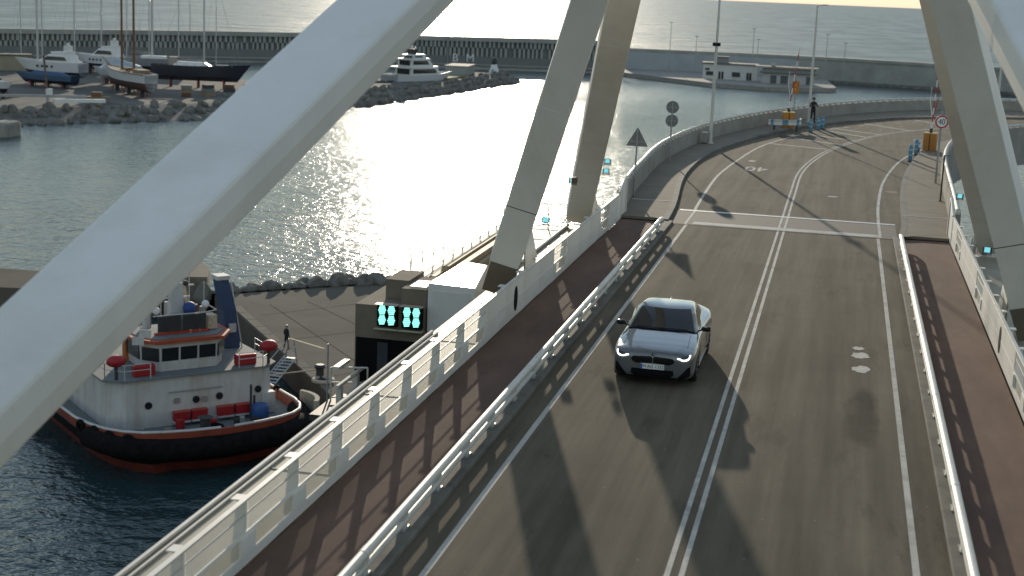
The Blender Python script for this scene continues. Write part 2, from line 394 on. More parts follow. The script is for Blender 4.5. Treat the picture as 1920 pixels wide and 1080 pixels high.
# ---- bridge parapets, bay by bay
def parapet(sg, label):
    t = thing('bridge_parapet', label, 'railing', group='white parapets of the bridge')
    X0 = sg*6.05
    def bx(xa, xb, *r): a, b__ = sorted((X0+sg*xa, X0+sg*xb)); return MB().box(a, b__, *r)
    bx(-.04, .05, -13, 54.9, .985, 1.02).build('top_rail', steel2, t, bevel=0.008)
    bx(-.01, .012, -13, 54.9, 0.004, .165).build('base_plate', steel, t)
    bx(-.012, .014, -13, 54.9, .452, .505).build('middle_rail', steel, t)
    fin = MB()
    fin.ring([[(0, -.045, 0.004), (sg*.22, -.045, 0.004), (sg*.15, -.045, .80), (sg*.12, -.045, .975), (0, -.045, .975)],
              [(0, .045, 0.004), (sg*.22, .045, 0.004), (sg*.15, .045, .80), (sg*.12, .045, .975), (0, .045, .975)]])
    finm = fin.mesh('fin', steel)
    capm = MB().box(min(0, sg*.15), max(0, sg*.15), -.12, .12, .985, 1.005).mesh('fin_cap', steel2)
    post = MB().box(-.035, .035, -.13, .13, .168, .449).mesh('web_plate', steel)
    pan = MB().box(-.006, .006, -1.0, 1.0, .51, .98).mesh('screen_panel', screen_m)
    lowp = MB().box(-.005, .005, -.785, .785, .168, .449).mesh('lower_dimming_sheet', dimming_sheet_m)  # added sheet across the lower opening, there to weaken the light
    solid = MB().box(-.006, .006, -1.045, 1.045, .17, .98).mesh('solid_panel', steel)
    thin = MB().tube([(0, -1.02, .76), (0, 1.02, .76)], .016, 6).mesh('thin_bar', steel2)
    y = -12.4; k = 0
    while y < 54.5:
        f = obj_from('fin', finm, t, (X0+sg*.016, y, 0)); obj_from('fin_cap', capm, f, (sg*.04, 0, 0))
        c = y+1.05
        if c < 54.6:
            opened = c < 33.6 or 42.2 < c < 45.2 or 50.5 < c < 53.0
            if opened:
                obj_from('web_plate', post, t, (X0, y+.13, 0)); obj_from('web_plate', post, t, (X0, y+1.97, 0))
                obj_from('screen_panel', pan, t, (X0, c, 0)); obj_from('lower_dimming_sheet', lowp, t, (X0+sg*.02, c, 0)); obj_from('thin_bar', thin, t, (X0+sg*.02, c, 0))
            else:
                obj_from('solid_panel', solid, t, (X0, c, 0))
        y += 2.1; k += 1
    q = MB(); n = 16                                                       # black oval paints the shade inside a slot in the solid part
    q.ring([[(X0-sg*.02, 37.0+.20*math.cos(2*math.pi*i/n), .47+.33*math.sin(2*math.pi*i/n)) for i in range(n)], [(X0-sg*.008, 37.0+.20*math.cos(2*math.pi*i/n), .47+.33*math.sin(2*math.pi*i/n)) for i in range(n)]])
    q.build('slot_shade_oval', black, t)
    # flared end panel where the bridge meets the approach
    q = MB(); q.ring([[(X0-.03, 54.95, 0.01), (X0-.03, 56.6, 0.01), (X0-.03, 56.6, 1.45), (X0-.03, 54.95, 1.02)], [(X0+.03, 54.95, 0.01), (X0+.03, 56.6, 0.01), (X0+.03, 56.6, 1.45), (X0+.03, 54.95, 1.02)]])
    q.build('end_panel', steel, t)
    MB().tube([(X0, 54.9, 1.03), (X0, 56.6, 1.48)], .06, 8).build('end_rail', steel2, t, True)
    MB().box(X0-.07, X0+.07, 56.45, 56.62, 0, 1.44).build('end_post', steel2, t)
    return t
parapet(-1, 'white finned steel parapet along the water side of the left footway')
parapet(1, 'white steel parapet outside the right-hand red-brown footway')

# ---- guard rails between footway and road: two tubes on shaped posts
def guard(sg, label):
    t = thing('guard_rail', label, 'guard rail', group='tubular guard rails of the bridge')
    x = sg*4.22; y1 = 53.4
    MB().tube([(x, -13, .44), (x, y1-.4, .44), (x, y1, .40), (x, y1+.1, .3)], .078, 12).build('top_tube', steel2, t, True)
    MB().tube([(x+sg*.02, -13, .215), (x+sg*.02, y1-.3, .215)], .055, 10).build('lower_tube', steel2, t, True)
    pm = MB(); pm.ring([[(-sg*.02, -.10, .09), (sg*.09, -.10, .09), (sg*.07, -.15, .40), (-sg*.02, -.15, .40)], [(-sg*.02, .10, .09), (sg*.09, .10, .09), (sg*.07, .15, .40), (-sg*.02, .15, .40)]])
    pmesh = pm.mesh('post', steel2); bm_ = MB().box(-.09, .09, -.17, .17, .094, .112).mesh('base_plate', galv)
    slv = MB().tube([(0, -.14, .44), (0, .14, .44)], .084, 12).mesh('sleeve_joint', steel2, True)
    for k in range(11): obj_from('sleeve_joint', slv, t, (x, -11+k*6.0, 0))
    y = -12.2
    while y < y1-.3:
        p = obj_from('post', pmesh, t, (x, y, 0)); obj_from('base_plate', bm_, p, (sg*.04, 0, 0)); y += 1.95
    return t
guard(-1, 'double white tube guard rail between the car lane and the left footway')
guard(1, 'double white tube guard rail beside the right-hand footway')

# ---- road markings on the bridge and the approach
MARK = 0.004
def line_strip(name, P, w, parent, m=paint, z=MARK):
    a = offset(P, -w/2); b_ = offset(P, w/2)
    for q in a+b_: q.z = z
    return MB().strip(a, b_).build(name, m, parent)
V3 = lambda L_: [Vector((x, y, 0)) for x, y in L_]
bridge_marks = bpy.data.objects['bridge_road']
for x in (-3.5, -.105, .105, 3.5):
    line_strip('lane_line', V3([(x, -14), (x, 10), (x, 55.19)]), .11 if abs(x) > 1 else .085, bridge_marks)
def blotch(cx, cy, a, b_, seed):
    rn = random.Random(seed); P = []
    for i in range(18):
        r_ = 0.75+rn.random()*0.4
        P.append((cx+a*r_*math.cos(2*math.pi*i/18), cy+b_*r_*math.sin(2*math.pi*i/18), 0.0045))
    q = MB(); q.add(P, [tuple(range(18))]); return q
blotch(2.76, 36.0, .22, .34, 3).build('paint_spill', paint, bridge_marks)
blotch(2.77, 34.55, .21, .36, 5).build('paint_spill', paint, bridge_marks)
blotch(2.72, 36.75, .16, .2, 9).build('paint_spill', paint, bridge_marks)

# ---- approach viaduct
LKERB = catmull(V3([(-4.2, 55.2), (-4.41, 59.8), (-5.15, 70.5), (-4.95, 81), (-3.6, 90.2), (-2.2, 97), (-.4, 103), (2.3, 109.5), (5.5, 115), (9.5, 119.5), (14.5, 123), (21, 125.5), (30, 127), (45, 127), (62, 123)]))
OWALL = catmull(V3([(-6.1, 56.6), (-6.35, 60), (-6.62, 66), (-6.8, 76.5), (-5.8, 88.8), (-3.75, 99), (-1.3, 107.3), (2.2, 116.2), (6.5, 123.8), (11.2, 128.9), (16, 131.8), (23, 134), (32, 135), (48, 135), (66, 131)]))
RKERB = catmull(V3([(4.2, 55.2), (4.45, 59.3), (4.73, 69.8), (5.35, 79.3), (6.64, 90.3), (7.88, 96.4), (10.5, 102.5), (14.5, 108), (20, 112), (28, 114.5), (45, 115), (60, 112)]))
IWALL = catmull(V3([(6.15, 56.6), (6.36, 62), (6.62, 70), (6.95, 78), (7.65, 85.5), (8.6, 91), (10, 96), (12, 100.4), (14.2, 104), (17.8, 107.6), (23, 110.3), (30, 112), (45, 112.3), (60, 109.5)]))
def even(P, n):
    L_ = [0]
    for i in range(len(P)-1): L_.append(L_[-1]+(P[i+1]-P[i]).length)
    out = []; j = 0
    for k in range(n):
        s_ = L_[-1]*k/(n-1)
        while j < len(P)-2 and L_[j+1] < s_: j += 1
        out.append(P[j]+(P[j+1]-P[j])*((s_-L_[j])/max(1e-6, L_[j+1]-L_[j])))
    return out
def lift(P, z): return [Vector((p.x, p.y, z)) for p in P]
n_ = 120
A, B = even(LKERB, n_), even(RKERB, n_)
road = MB().strip(lift(A, 0), lift(B, 0)).build('approach_road', asphalt); struct(road, 'curving asphalt approach road beyond the bridge joint')
def slab(name, A, B, z, drop, m):
    q = MB(); A1, B1 = lift(A, z), lift(B, z); A0, B0 = lift(A, z-drop), lift(B, z-drop)
    q.strip(A1, B1); q.strip(A0, A1); q.strip(B1, B0); q.strip(B0, A0); return q.build(name, m)
LK2 = offset(LKERB, -.22); RK2 = offset(RKERB, .22)
struct(slab('kerb_left', even(LK2, n_), even(LKERB, n_), .13, .2, kerbm), 'stone kerb of the left approach footway')
struct(slab('kerb_right', even(RKERB, n_), even(RK2, n_), .13, .2, kerbm), 'stone kerb of the right approach footway')
struct(slab('sidewalk_left', even(OWALL, n_), even(LK2, n_), .126, .2, pave), 'beige paved footway inside the curved parapet')
struct(slab('sidewalk_right', even(RK2, n_), even(IWALL, n_), .126, .2, pave), 'beige paved footway on the inside of the curve')
via = slab('viaduct_slab', even(OWALL, n_), even(IWALL, n_), -.10, 1.3, concrete); struct(via, 'concrete viaduct under the approach road')
# joint between bridge and approach
jp = struct(MB().box(-4.2, 4.2, 55.2, 59.3, -.02, 0.002).build('joint_paving', mat('grey_joint_paving', (0.06, 0.055, 0.048), 0.85, var=0.2, scale=3)), 'asphalt strip between the two steel joints')
MB().box(-3.3, 3.6, 55.3, 55.95, 0.003, MARK+.003).build('stop_band', paint, jp)
MB().box(-4.15, 4.2, 58.75, 59.05, 0.003, 0.012).build('steel_joint', mat('pale_steel_joint', (0.5, 0.48, 0.43), 0.5, 0.2, var=0.2, scale=5), jp)
MB().box(-4.1, 4.15, 59.05, 59.2, 0.003, 0.008).build('rubber_joint', black, jp)
MB().box(-4.1, 4.15, 55.06, 55.20, 0.001, 0.006).build('rubber_joint', black, jp)
for x0, x1, y in ((-6.3, -4.45, 60.2), (4.55, 6.35, 60.8)):
    MB().box(x0, x1, y, y+.14, .128, .136).build('footway_joint', paint, jp)
for x0, x1 in ((-6.05, -4.4), (4.4, 6.1)):
    MB().box(x0, x1, 55.42, 55.5, .0, .02).build('footway_joint', black, jp)
    MB().box(x0, x1, 55.5, 57.0, -.1, .122).build('footway_ramp', pave, jp)
# approach markings
CL = catmull(V3([(0, 59.3), (0, 67), (.05, 74.8), (.53, 81.7), (1.44, 88.5), (2.66, 94.2), (4.38, 100.6), (7.0, 106.4), (9.35, 110), (13.5, 114.6), (19, 118.2), (26, 120.3), (45, 121)]))
for o_ in (-.105, .105): line_strip('lane_line', offset(CL, o_), .085, road)
for o_ in (-.105, .105): MB().box(o_-.045, o_+.045, 55.2, 59.3, .0072, .0085).build('lane_line', paint, jp)
for x in (-3.55, 3.58): MB().box(x-.055, x+.055, 55.2, 59.3, .0072, .0085).build('lane_line', paint, jp)
LE = catmull(V3([(-3.6, 59.3), (-3.72, 66), (-3.72, 72), (-3.35, 79), (-2.75, 86.5), (-1.9, 91.8), (-.7, 97)]))
line_strip('lane_line', LE, .12, road)
RE = catmull(V3([(3.58, 59.3), (3.66, 64.5), (4.0, 72.6), (4.68, 80.2), (5.42, 85.7), (6.4, 90.5), (7.5, 94.6)]))
line_strip('lane_line', RE, .12, road)
LE2 = catmull(V3([(-.3, 99), (1.7, 104), (4.7, 110), (8.5, 115.2), (14, 120), (22, 123), (45, 124.3)]))
for i in range(0, len(LE2)-3, 3): line_strip('lane_dash', LE2[i:i+2], .12, road)
for (a, b_) in (((-2.23, 89.76), (1.15, 88.32)), ((-.92, 94.37), (2.0, 91.67)), ((-.19, 97.67), (2.8, 95.15)), ((.86, 101.4), (3.6, 98.02)), ((1.25, 103.92), (4.5, 100.69)), ((3.43, 109.38), (6.7, 105.33)), ((7.2, 115.93), (9.9, 111.2))):
    line_strip('hatch_line', V3([a, b_]), .2, road, hatchp)
me = text_mesh('40', 1.9, paint, 'speed_numeral')
obj_from('speed_numeral', me, road, (-2.15, 75.5, .005), (0, 0, math.pi), (.62, 1.5, 1))
blotch(1.75, 66.4, .28, .18, 21).build('paint_spill', paint, road)
blotch(4.35, 69.6, .3, .4, 22).build('dust_patch', pave, road)
blotch(-2.6, 79.2, .2, .3, 25).build('paint_spill', paint, road)

def panel_wall(name, label, P, sgn, ztop, zbot, m):
    """concrete parapet in separate panels along a curve, with a handrail on short posts; sgn=+1: thickness to the right of travel"""
    t = thing(name, label, 'parapet wall')
    Q = resample(P, 2.0)
    for i in range(len(Q)-1):
        a, b__ = Q[i], Q[i+1]; d = (b__-a).normalized(); nn = Vector((d.y, -d.x, 0))*sgn
        a2, b2 = a+d*.012, b__-d*.012
        q = MB(); q.ring([[a2+Vector((0, 0, zbot)), a2+nn*.28+Vector((0, 0, zbot)), a2+nn*.28+Vector((0, 0, ztop)), a2+Vector((0, 0, ztop))], [b2+Vector((0, 0, zbot)), b2+nn*.28+Vector((0, 0, zbot)), b2+nn*.28+Vector((0, 0, ztop)), b2+Vector((0, 0, ztop))]])
        pnl = q.build('panel', m, t)
        for fr in (.02, .52):
            c = a.lerp(b__, fr)+nn*.14
            q = MB().box(c.x-.09, c.x+.09, c.y-.16, c.y+.16, ztop+.001, ztop+.10, math.atan2(d.y, d.x)-math.pi/2); q.build('rail_support', steel2, pnl)
    rail = [p+Vector((0, 0, ztop+.14)) for p in offset(P, .14*sgn)]
    MB().tube(rail, .065, 8).build('handrail', steel2, t, True)
    return t
panel_wall('curved_parapet', 'grey concrete parapet with white handrail curving along the water side of the approach', OWALL, -1, .92, -1.5, concrete)
panel_wall('inner_parapet', 'concrete parapet with pale handrail on the inside of the approach curve', IWALL, 1, .90, -1.6, concrete)
# ================================================================== bridge pier and quay below it
pier = thing('bridge_pier', 'brown concrete bridge pier with service gallery beside the left legs', 'bridge pier')
MB().box(-13.05, 9.5, 45.0, 50.4, -24, -2.62).build('pier_shaft', concrete_d, pier)
MB().box(-13.05, 9.5, 50.4, 66.0, -24, -2.60).build('pier_body', concrete_d, pier)
MB().box(-13.05, -10.72, 45.0, 50.38, -2.618, -1.85).build('upstand', concrete_d, pier)
MB().box(-12.41, -11.62, 46.2, 48.0, -1.848, -1.2).build('lift_housing', concrete_d, pier)
MB().box(-11.60, -10.74, 45.3, 47.4, -1.846, -1.28).build('lift_housing', concrete_d, pier)
MB().box(-11.3, -10.76, 45.25, 46.3, -1.27, -1.17).build('lamp_tray', mat('cream_plate', (0.6, 0.55, 0.42), 0.5), pier)
MB().box(-10.70, -7.75, 50.42, 65.9, -2.598, -2.2).build('gallery_floor', ledge_m, pier)
MB().box(-13.0, -10.72, 50.42, 65.9, -2.597, -2.2).build('gallery_floor', ledge_m, pier)
q = MB().box(-13.0, -10.9, 44.96, 44.998, -4.9, -2.95); q.build('recess_shade_sheet', black, pier)  # flat black sheet on the pier face paints the shade of an alcove
MB().box(-12.25, -11.9, 44.90, 44.955, -4.1, -3.05).build('blue_panel', mat('dull_blue_panel', (0.03, 0.035, 0.045), 0.7), pier)
# gallery fence
def fence(name, label, P, h, n_post, m, rails=(1.0, .55, .1), grp=None):
    t = thing(name, label, 'railing', group=grp)
    P = [Vector(p) for p in P]
    for fr in rails: MB().tube([p+Vector((0, 0, h*fr)) for p in P], .024 if fr < 1 else .032, 6).build('rail', steel2, t, True)
    E = even(P, n_post)
    for p in E: MB().tube([p, p+Vector((0, 0, h))], .03, 6).build('post', steel2, t, True)
    return t
fence('gallery_fence', 'thin white fence along the outer edge of the pier gallery', [(-12.85, 50.6, -2.2), (-12.85, 65.6, -2.2)], 1.1, 11, steel2)
fence('gallery_fence', 'thin white fence across the far end of the pier gallery behind the legs', [(-12.7, 65.6, -2.2), (-7.9, 65.6, -2.2)], 1.1, 6, steel2)
fence('service_fence', 'thin pale fence at the corner of the lower service platform', [(-13.5, 44.0, -4.9), (-12.4, 44.4, -4.9)], 1.1, 2, galv)
for i, (x, z) in enumerate(((-12.2, -2.1), (-11.75, -2.1), (-11.3, -2.1), (-11.95, -1.86), (-11.5, -1.86))):
    b_ = MB().box(x-.13, x+.13, 51.2+.3*i, 63.0-.4*i, z-.095, z+.12)
    tag(b_.build('stored_beam', mat('yellowish_timber_beam', (0.42, 0.33, 0.2), 0.7, var=0.2, scale=2), bevel=.01), ['long tan beam lying nearest the gallery fence', 'long tan beam lying second from the gallery fence', 'long tan beam lying farthest from the gallery fence', 'tan beam on top of the pile nearest the fence', 'tan beam on top of the pile nearest the leg'][i], 'beam', 'beams stored on the pier gallery')
# white equipment housing
w = thing('equipment_housing', 'white metal equipment housing with sloped sunlit top beside the near left leg', 'housing', (-9.9, 47.4, -2.2))
h = MB(); h.ring([[(-.78, -2.25, -.42), (.80, -2.25, -.42), (.80, -2.25, 1.14), (-.78, -2.25, 1.20)], [(-.72, 2.1, -.42), (.2, 2.1, -.42), (.15, 2.1, 1.10), (-.72, 2.1, 1.18)]]); h.build('shell', mat('smooth_white_housing', (0.72, 0.71, 0.67), 0.35, var=0.04), w, bevel=.03)
h = MB().box(-.6, .62, -2.275, -2.252, -.2, .95); h.build('access_panel', mat('housing_panel', (0.66, 0.66, 0.63), 0.4, var=0.04), w)
w = thing('equipment_housing', 'pale equipment housing on the pier behind the foot of the right leg', 'housing', (8.6, 61.0, -2.6))
h = MB(); h.ring([[(-1.0, -3, 0), (1.0, -3, 0), (1.0, -3, 2.1), (-1.0, -3, 2.2)], [(-1.0, 3, 0), (1.0, 3, 0), (1.0, 3, 2.1), (-1.0, 3, 2.2)]]); h.build('shell', MATS['smooth_white_housing'], w, bevel=.03)
MB().box(-.8, .8, -3.02, -3.002, .3, 1.8).build('access_panel', MATS['housing_panel'], w)
# green ship traffic signals
def signal(x0, label):
    s_ = thing('ship_signal', label, 'signal', (x0, 44.78, -2.12), group='green LED ship signals on the pier')
    MB().box(-.33, .33, 0, .20, -.36, .36).build('housing', black, s_)
    MB().box(-.38, .38, -.16, .2, .365, .385).build('hood', mat('tan_plate', (0.4, 0.32, 0.24), 0.6), s_)
    MB().box(-.40, .40, -.16, .2, -.44, -.42).build('sill', MATS['tan_plate'], s_)
    led = mat('lit_green_led', (0.2, 0.7, 0.6), 0.4, emit=(0.30, 1.0, 0.82), estr=1.0)
    for ix in (-1, 1):
        for iz in (-1, 1):
            q = MB(); n = 5
            for k in range(n):
                z0 = iz*.165-.135+k*.062; wv = .125-.02*abs(k-2)
                q.ring([[(ix*.155-wv, -.012, z0), (ix*.155+wv, -.012, z0+.02), (ix*.155+wv, -.012, z0+.062), (ix*.155-wv, -.012, z0+.042)], [(ix*.155-wv, -.003, z0), (ix*.155+wv, -.003, z0+.02), (ix*.155+wv, -.003, z0+.062), (ix*.155-wv, -.003, z0+.042)]])
            q.build('led_cluster', led, s_)
    MB().box(-.05, .05, .2, .24, -.2, .2).build('mounting', dark, s_)
    return s_
signal(-11.92, 'left of two lit green ship signals on the brown pier')
signal(-11.09, 'right of two lit green ship signals, next to the white housing')
# lower service platform with white guard rail
pl = thing('service_platform', 'small grey service platform with white rails below the ship signals', 'platform', (0, 0, 0))
MB().box(-13.6, -10.9, 42.3, 44.94, -5.1, -4.9).build('floor', dark, pl)
MB().box(-12.5, -11.6, 42.6, 44.3, -4.9, -4.2).build('machine_box', mat('grey_blue_metal', (0.2, 0.23, 0.25), 0.5), pl, bevel=.03)
MB().tube([(-12.72, 42.3, -3.95), (-12.72, 44.8, -3.95)], .07, 8).build('hand_rail', steel2, pl, True)
for y in (42.6, 44.2): MB().box(-12.80, -12.64, y-.12, y+.12, -4.9, -4.0).build('rail_post', steel2, pl)
MB().box(-13.3, -13.1, 43.6, 44.7, -3.75, -3.65).build('bracket_arm', steel2, pl)
MB().tube([(-13.58, 43.9, -4.9), (-13.58, 43.9, -3.0)], .03, 6).build('corner_post', galv, pl)
# open stair treads between the far leg and the parapet end
st = thing('service_stair', 'open white stair of flat treads outside the parapet end', 'stairs')
for k in range(7): MB().box(-7.5, -6.5, 54.2+k*.75, 54.55+k*.75, -1.2+k*.1, -1.15+k*.1).build('tread', steel2, st)
for x in (-7.54, -6.46): MB().ring([[(x-.03, 54, -1.45), (x+.03, 54, -1.45), (x+.03, 54, -1.15), (x-.03, 54, -1.15)], [(x-.03, 59.4, -.75), (x+.03, 59.4, -.75), (x+.03, 59.4, -.45), (x-.03, 59.4, -.45)]]).build('stringer', steel2, st)

quay_m = mat('worn_quay_concrete', (0.135, 0.122, 0.098), 0.95, spec=0.05, var=0.22, scale=0.12, dirt=(0.08, 0.072, 0.058, 0.85), bump=0.2, bscale=4)
QP = [(-49.4, 119.6), (-33.0, 97.4), (-20, 79.9), (8, 42.3), (40, 60), (40, 200), (-5, 172), (-38.3, 136.4), (-45, 130.5), (-52.5, 123.5)]
qy = MB().prism(QP, -26, -20).build('quay', quay_m); struct(qy, 'worn brown concrete quay beside the tug')
# slab joints laid as thin dark strips, quay coping
for a, b_ in (((-46.5, 121.8), (-22, 92)), ((-44, 124.5), (-16, 96)), ((-40, 110), (-30, 122)), ((-33, 100.6), (-22, 116)), ((-45.5, 117.5), (-38, 127))):
    d = Vector((b_[0]-a[0], b_[1]-a[1], 0)).normalized(); nn = Vector((d.y, -d.x, 0))*.03
    A_, B_ = Vector((*a, -19.996)), Vector((*b_, -19.996)); MB().add([A_+nn, B_+nn, B_-nn, A_-nn], [(0, 1, 2, 3)]).build('slab_joint', tar, qy)
cop = mat('pale_coping', (0.2, 0.175, 0.14), 0.95, spec=0.05, var=0.2, scale=.5)
for k in range(14):
    a = Vector((-49.2, 119.6, 0)).lerp(Vector((-26, 88, 0)), k/14); b_ = Vector((-49.2, 119.6, 0)).lerp(Vector((-26, 88, 0)), (k+.96)/14)
    d = (b_-a).normalized(); nn = Vector((d.y, -d.x, 0))*-.0+Vector((-d.y, d.x, 0))*.8
    MB().ring([[a+Vector((0, 0, -20.02)), b_+Vector((0, 0, -20.02)), b_+nn+Vector((0, 0, -20.02)), a+nn+Vector((0, 0, -20.02))], [a+Vector((0, 0, -19.93)), b_+Vector((0, 0, -19.93)), b_+nn+Vector((0, 0, -19.93)), a+nn+Vector((0, 0, -19.93))]]).build('coping_stone', cop, qy)
yl = mat('faded_yellow_line', (0.35, 0.28, 0.13), 0.8, var=.3)
for a, b_ in (((-37.5, 104.4), (-31.2, 96.2)), ((-40.5, 110.6), (-36.5, 108.2))):
    d = Vector((b_[0]-a[0], b_[1]-a[1], 0)).normalized(); nn = Vector((d.y, -d.x, 0))*.12
    A_, B_ = Vector((*a, -19.992)), Vector((*b_, -19.992)); MB().add([A_+nn, B_+nn, B_-nn, A_-nn], [(0, 1, 2, 3)]).build('quay_line', yl, qy)
# concrete mole wall beyond the tug
ml = MB(); ml.prism([(-53.7, 124.6), (-55.4, 129), (-60.2, 135.2), (-62.5, 134.0), (-58.5, 127.5), (-57, 123.2)], -26, -18.6)
tag(ml.build('mole_block', concrete_d, bevel=.05), 'stepped brown concrete block at the end of the quay behind the tug', 'concrete block')
ml = MB().prism([(-57, 121.5), (-57.4, 128), (-76, 126.5), (-110, 118), (-112, 110), (-73, 118.2)], -26, -19.9)
struct(ml.build('mole', quay_m), 'low brown concrete mole left of the tug')
tag(MB().box(-151.5, -147.5, 246, 251.5, -23, -19.3).build('dolphin_block', concrete, bevel=.5), 'rounded grey concrete mooring block at the left edge of the water', 'concrete block')

# ---- boulders
def boulder_mesh(seed):
    rn = random.Random(seed); bm = bmesh.new(); bmesh.ops.create_icosphere(bm, subdivisions=2, radius=1.0)
    ax = [Vector((rn.uniform(-1, 1), rn.uniform(-1, 1), rn.uniform(-1, 1))).normalized() for _ in range(9)]
    dd = [rn.uniform(.55, .9) for _ in ax]
    for v in bm.verts:
        for a, d in zip(ax, dd):
            k = v.co.dot(a)
            if k > d: v.co -= a*(k-d)*.92
        v.co *= 1+rn.uniform(-.03, .03)
    me = bpy.data.meshes.new('boulder'); bm.to_mesh(me); bm.free(); me.materials.append(rockm)
    return me
BM = [boulder_mesh(s_) for s_ in range(8)]
def revetment(name, label, top, wl, zt, zw, rows, step, size, over=0.35, lim=300):
    T, W = [Vector((*p, zt)) for p in top], [Vector((*p, zw)) for p in wl]
    core = MB().strip(T, W); core = core.build(name, rockm); struct(core, label)
    n = int(sum((T[i+1]-T[i]).length for i in range(len(T)-1))/step)
    TT, WW = even(T, n), even(W, n); k = 0
    for r_ in range(rows):
        for i in range(n):
            if k >= lim: return
            fr = (r_+random.uniform(.1, .6))/rows
            j = min(n-2, i); p = TT[i].lerp(WW[i], fr)+(TT[j+1]-TT[j])*random.uniform(-.4, .4)
            s_ = size*random.uniform(.5, 1.5)
            obj_from('boulder', BM[random.randrange(8)], core, (p.x, p.y, p.z+over*size*.25), (random.uniform(0, 6), random.uniform(0, 6), random.uniform(0, 6)), (s_, s_*random.uniform(.8, 1.2), s_*random.uniform(.6, .85)))
            k += 1
revetment('quay_revetment', 'dark boulders along the seaward edge of the quay', [(-53.0, 123.4), (-45.1, 130.8), (-38.3, 136.4), (-20, 154)], [(-58.5, 131), (-51, 138.5), (-43.5, 146.5), (-26, 165)], -19.9, -22.6, 4, 1.25, .95)
revetment('marina_revetment', 'grey boulder slope of the marina mole', [(-180, 250), (-166, 274), (-153.8, 296.5), (-140.7, 317), (-124.3, 388), (-117.1, 438.5), (-113.2, 503)], [(-169, 240), (-157.7, 260.7), (-147, 279), (-133.5, 294), (-114.2, 357), (-108.2, 417.7), (-103.0, 492)], -19.8, -22.6, 3, 2.75, 1.2)

# ================================================================== marina yard and moles
yard_m = mat('dusty_yard_concrete', (0.15, 0.147, 0.132), 0.95, spec=0.08, var=0.25, scale=0.05, dirt=(0.1, 0.1, 0.09, 0.7))
yd = MB().prism([(-180, 250), (-166, 274), (-153.8, 296.5), (-140.7, 317), (-124.3, 388), (-117.1, 438.5), (-113.2, 503), (-123, 504), (-127, 478), (-133, 455), (-148, 422), (-165, 403), (-224, 404), (-262, 392), (-330, 330), (-260, 240)], -26, -20).build('boatyard_ground', yard_m); struct(yd, 'grey boatyard ground behind the boulder slope')
tip = thing('harbour_beacon', 'small white pyramid harbour beacon with dark lantern at the mole tip', 'beacon', (-115.6, 499.5, -20))
MB().lathe((0, 0, 0), [(2.0, 0), (1.9, .4), (1.0, 3.0), (.9, 3.2)], 6).build('pyramid', whitep, tip)
MB().lathe((0, 0, 3.2), [(.75, 0), (.9, .3), (.9, 1.5), (.5, 1.9), (.1, 2.4)], 8).build('lantern', dark, tip)
MB().box(-.3, .3, -2.3, -1.9, 0, 1.6).build('door', galv, tip)
t = thing('mole_wall', 'low dark wall on the far side of the mole tip', 'wall'); MB().box(-128.5, -121, 480, 497, -20, -17.2, .1).build('wall_body', wallc, t); MB().box(-128.8, -120.8, 479.8, 497.2, -17.19, -16.9, .1).build('wall_cap', concrete, t)
tag(MB().prism([(-127.2, 452), (-119.5, 452), (-118.5, 478), (-122, 478)], -20, -19.5).build('grass_bank', mat('dry_grass', (0.16, 0.16, 0.07), 0.9, var=.3, scale=.3)), 'dry green-yellow patch on the mole near its tip', 'bank')

# ---- breakwater: ribbed wall on the left, plain wall on the right
bw = thing('ribbed_breakwater', 'long dark ribbed concrete breakwater wall before the open sea', 'breakwater')
PE = catmull([(-420, 300, 0), (-300, 430, 0), (-277, 457, 0), (-212, 524, 0), (-145, 556, 0), (-108, 569, 0), (-84, 577, 0)], 10)
def ztop(p):
    k = max(0, min(1, (p.x+277)/170)); return -11.8+1.9*k
W1 = offset(PE, -12); W2 = offset(PE, -13.2); W3 = offset(PE, -20)
def vband(A, B, za, zb, name, m, par):
    q = MB(); A0 = [Vector((p.x, p.y, za(p))) for p in A]; A1 = [Vector((p.x, p.y, zb(p))) for p in A]; B1 = [Vector((p.x, p.y, zb(p))) for p in B]; B0 = [Vector((p.x, p.y, za(p))) for p in B]
    q.strip(A1, A0); q.strip(A1, B1); q.strip(B1, B0); q.strip(A0, B0); return q.build(name, m, par)
vband(PE, W3, lambda p: -26, lambda p: -20.5, 'promenade', wallc, bw)
vband(PE, offset(PE, -1.5), lambda p: -21.2, lambda p: -20.2, 'promenade_kerb', concrete, bw)
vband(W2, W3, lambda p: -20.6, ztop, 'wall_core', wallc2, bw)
vband(offset(PE, -11.6), offset(PE, -20.4), lambda p: ztop(p)-1.6, lambda p: ztop(p)+.05, 'wall_cap', wallc, bw)
vband(W1, W2, lambda p: -20.6, lambda p: -17.6, 'base_course', mat('dark_base_course', (0.17, 0.175, 0.17), .9), bw)
ribm = MB().box(-.42, .42, 0, 1.1, 0, 1).mesh('rib', wallc)
Q = resample(PE, 1.75)
for i in range(len(Q)-1):
    p = Q[i]
    if p.x < -279: continue
    d = (Q[i+1]-Q[i]).normalized(); nn = Vector((-d.y, d.x, 0)); a = math.atan2(d.y, d.x); zt = ztop(p)-1.6
    for tier in (0, 1):
        zz0 = zt-2.4 if tier == 0 else -17.6; zz1 = zt if tier == 0 else zt-2.4
        c = p+nn*12.05+d*(.87*tier)
        if random.random() < .04: continue
        obj_from('rib', ribm, bw, (c.x+random.uniform(-.12, .12), c.y, zz0), (0, 0, a), (random.uniform(.75, 1.3), random.uniform(.85, 1.1), (zz1-zz0)*(1 if tier == 0 else random.uniform(.94, 1.0))))
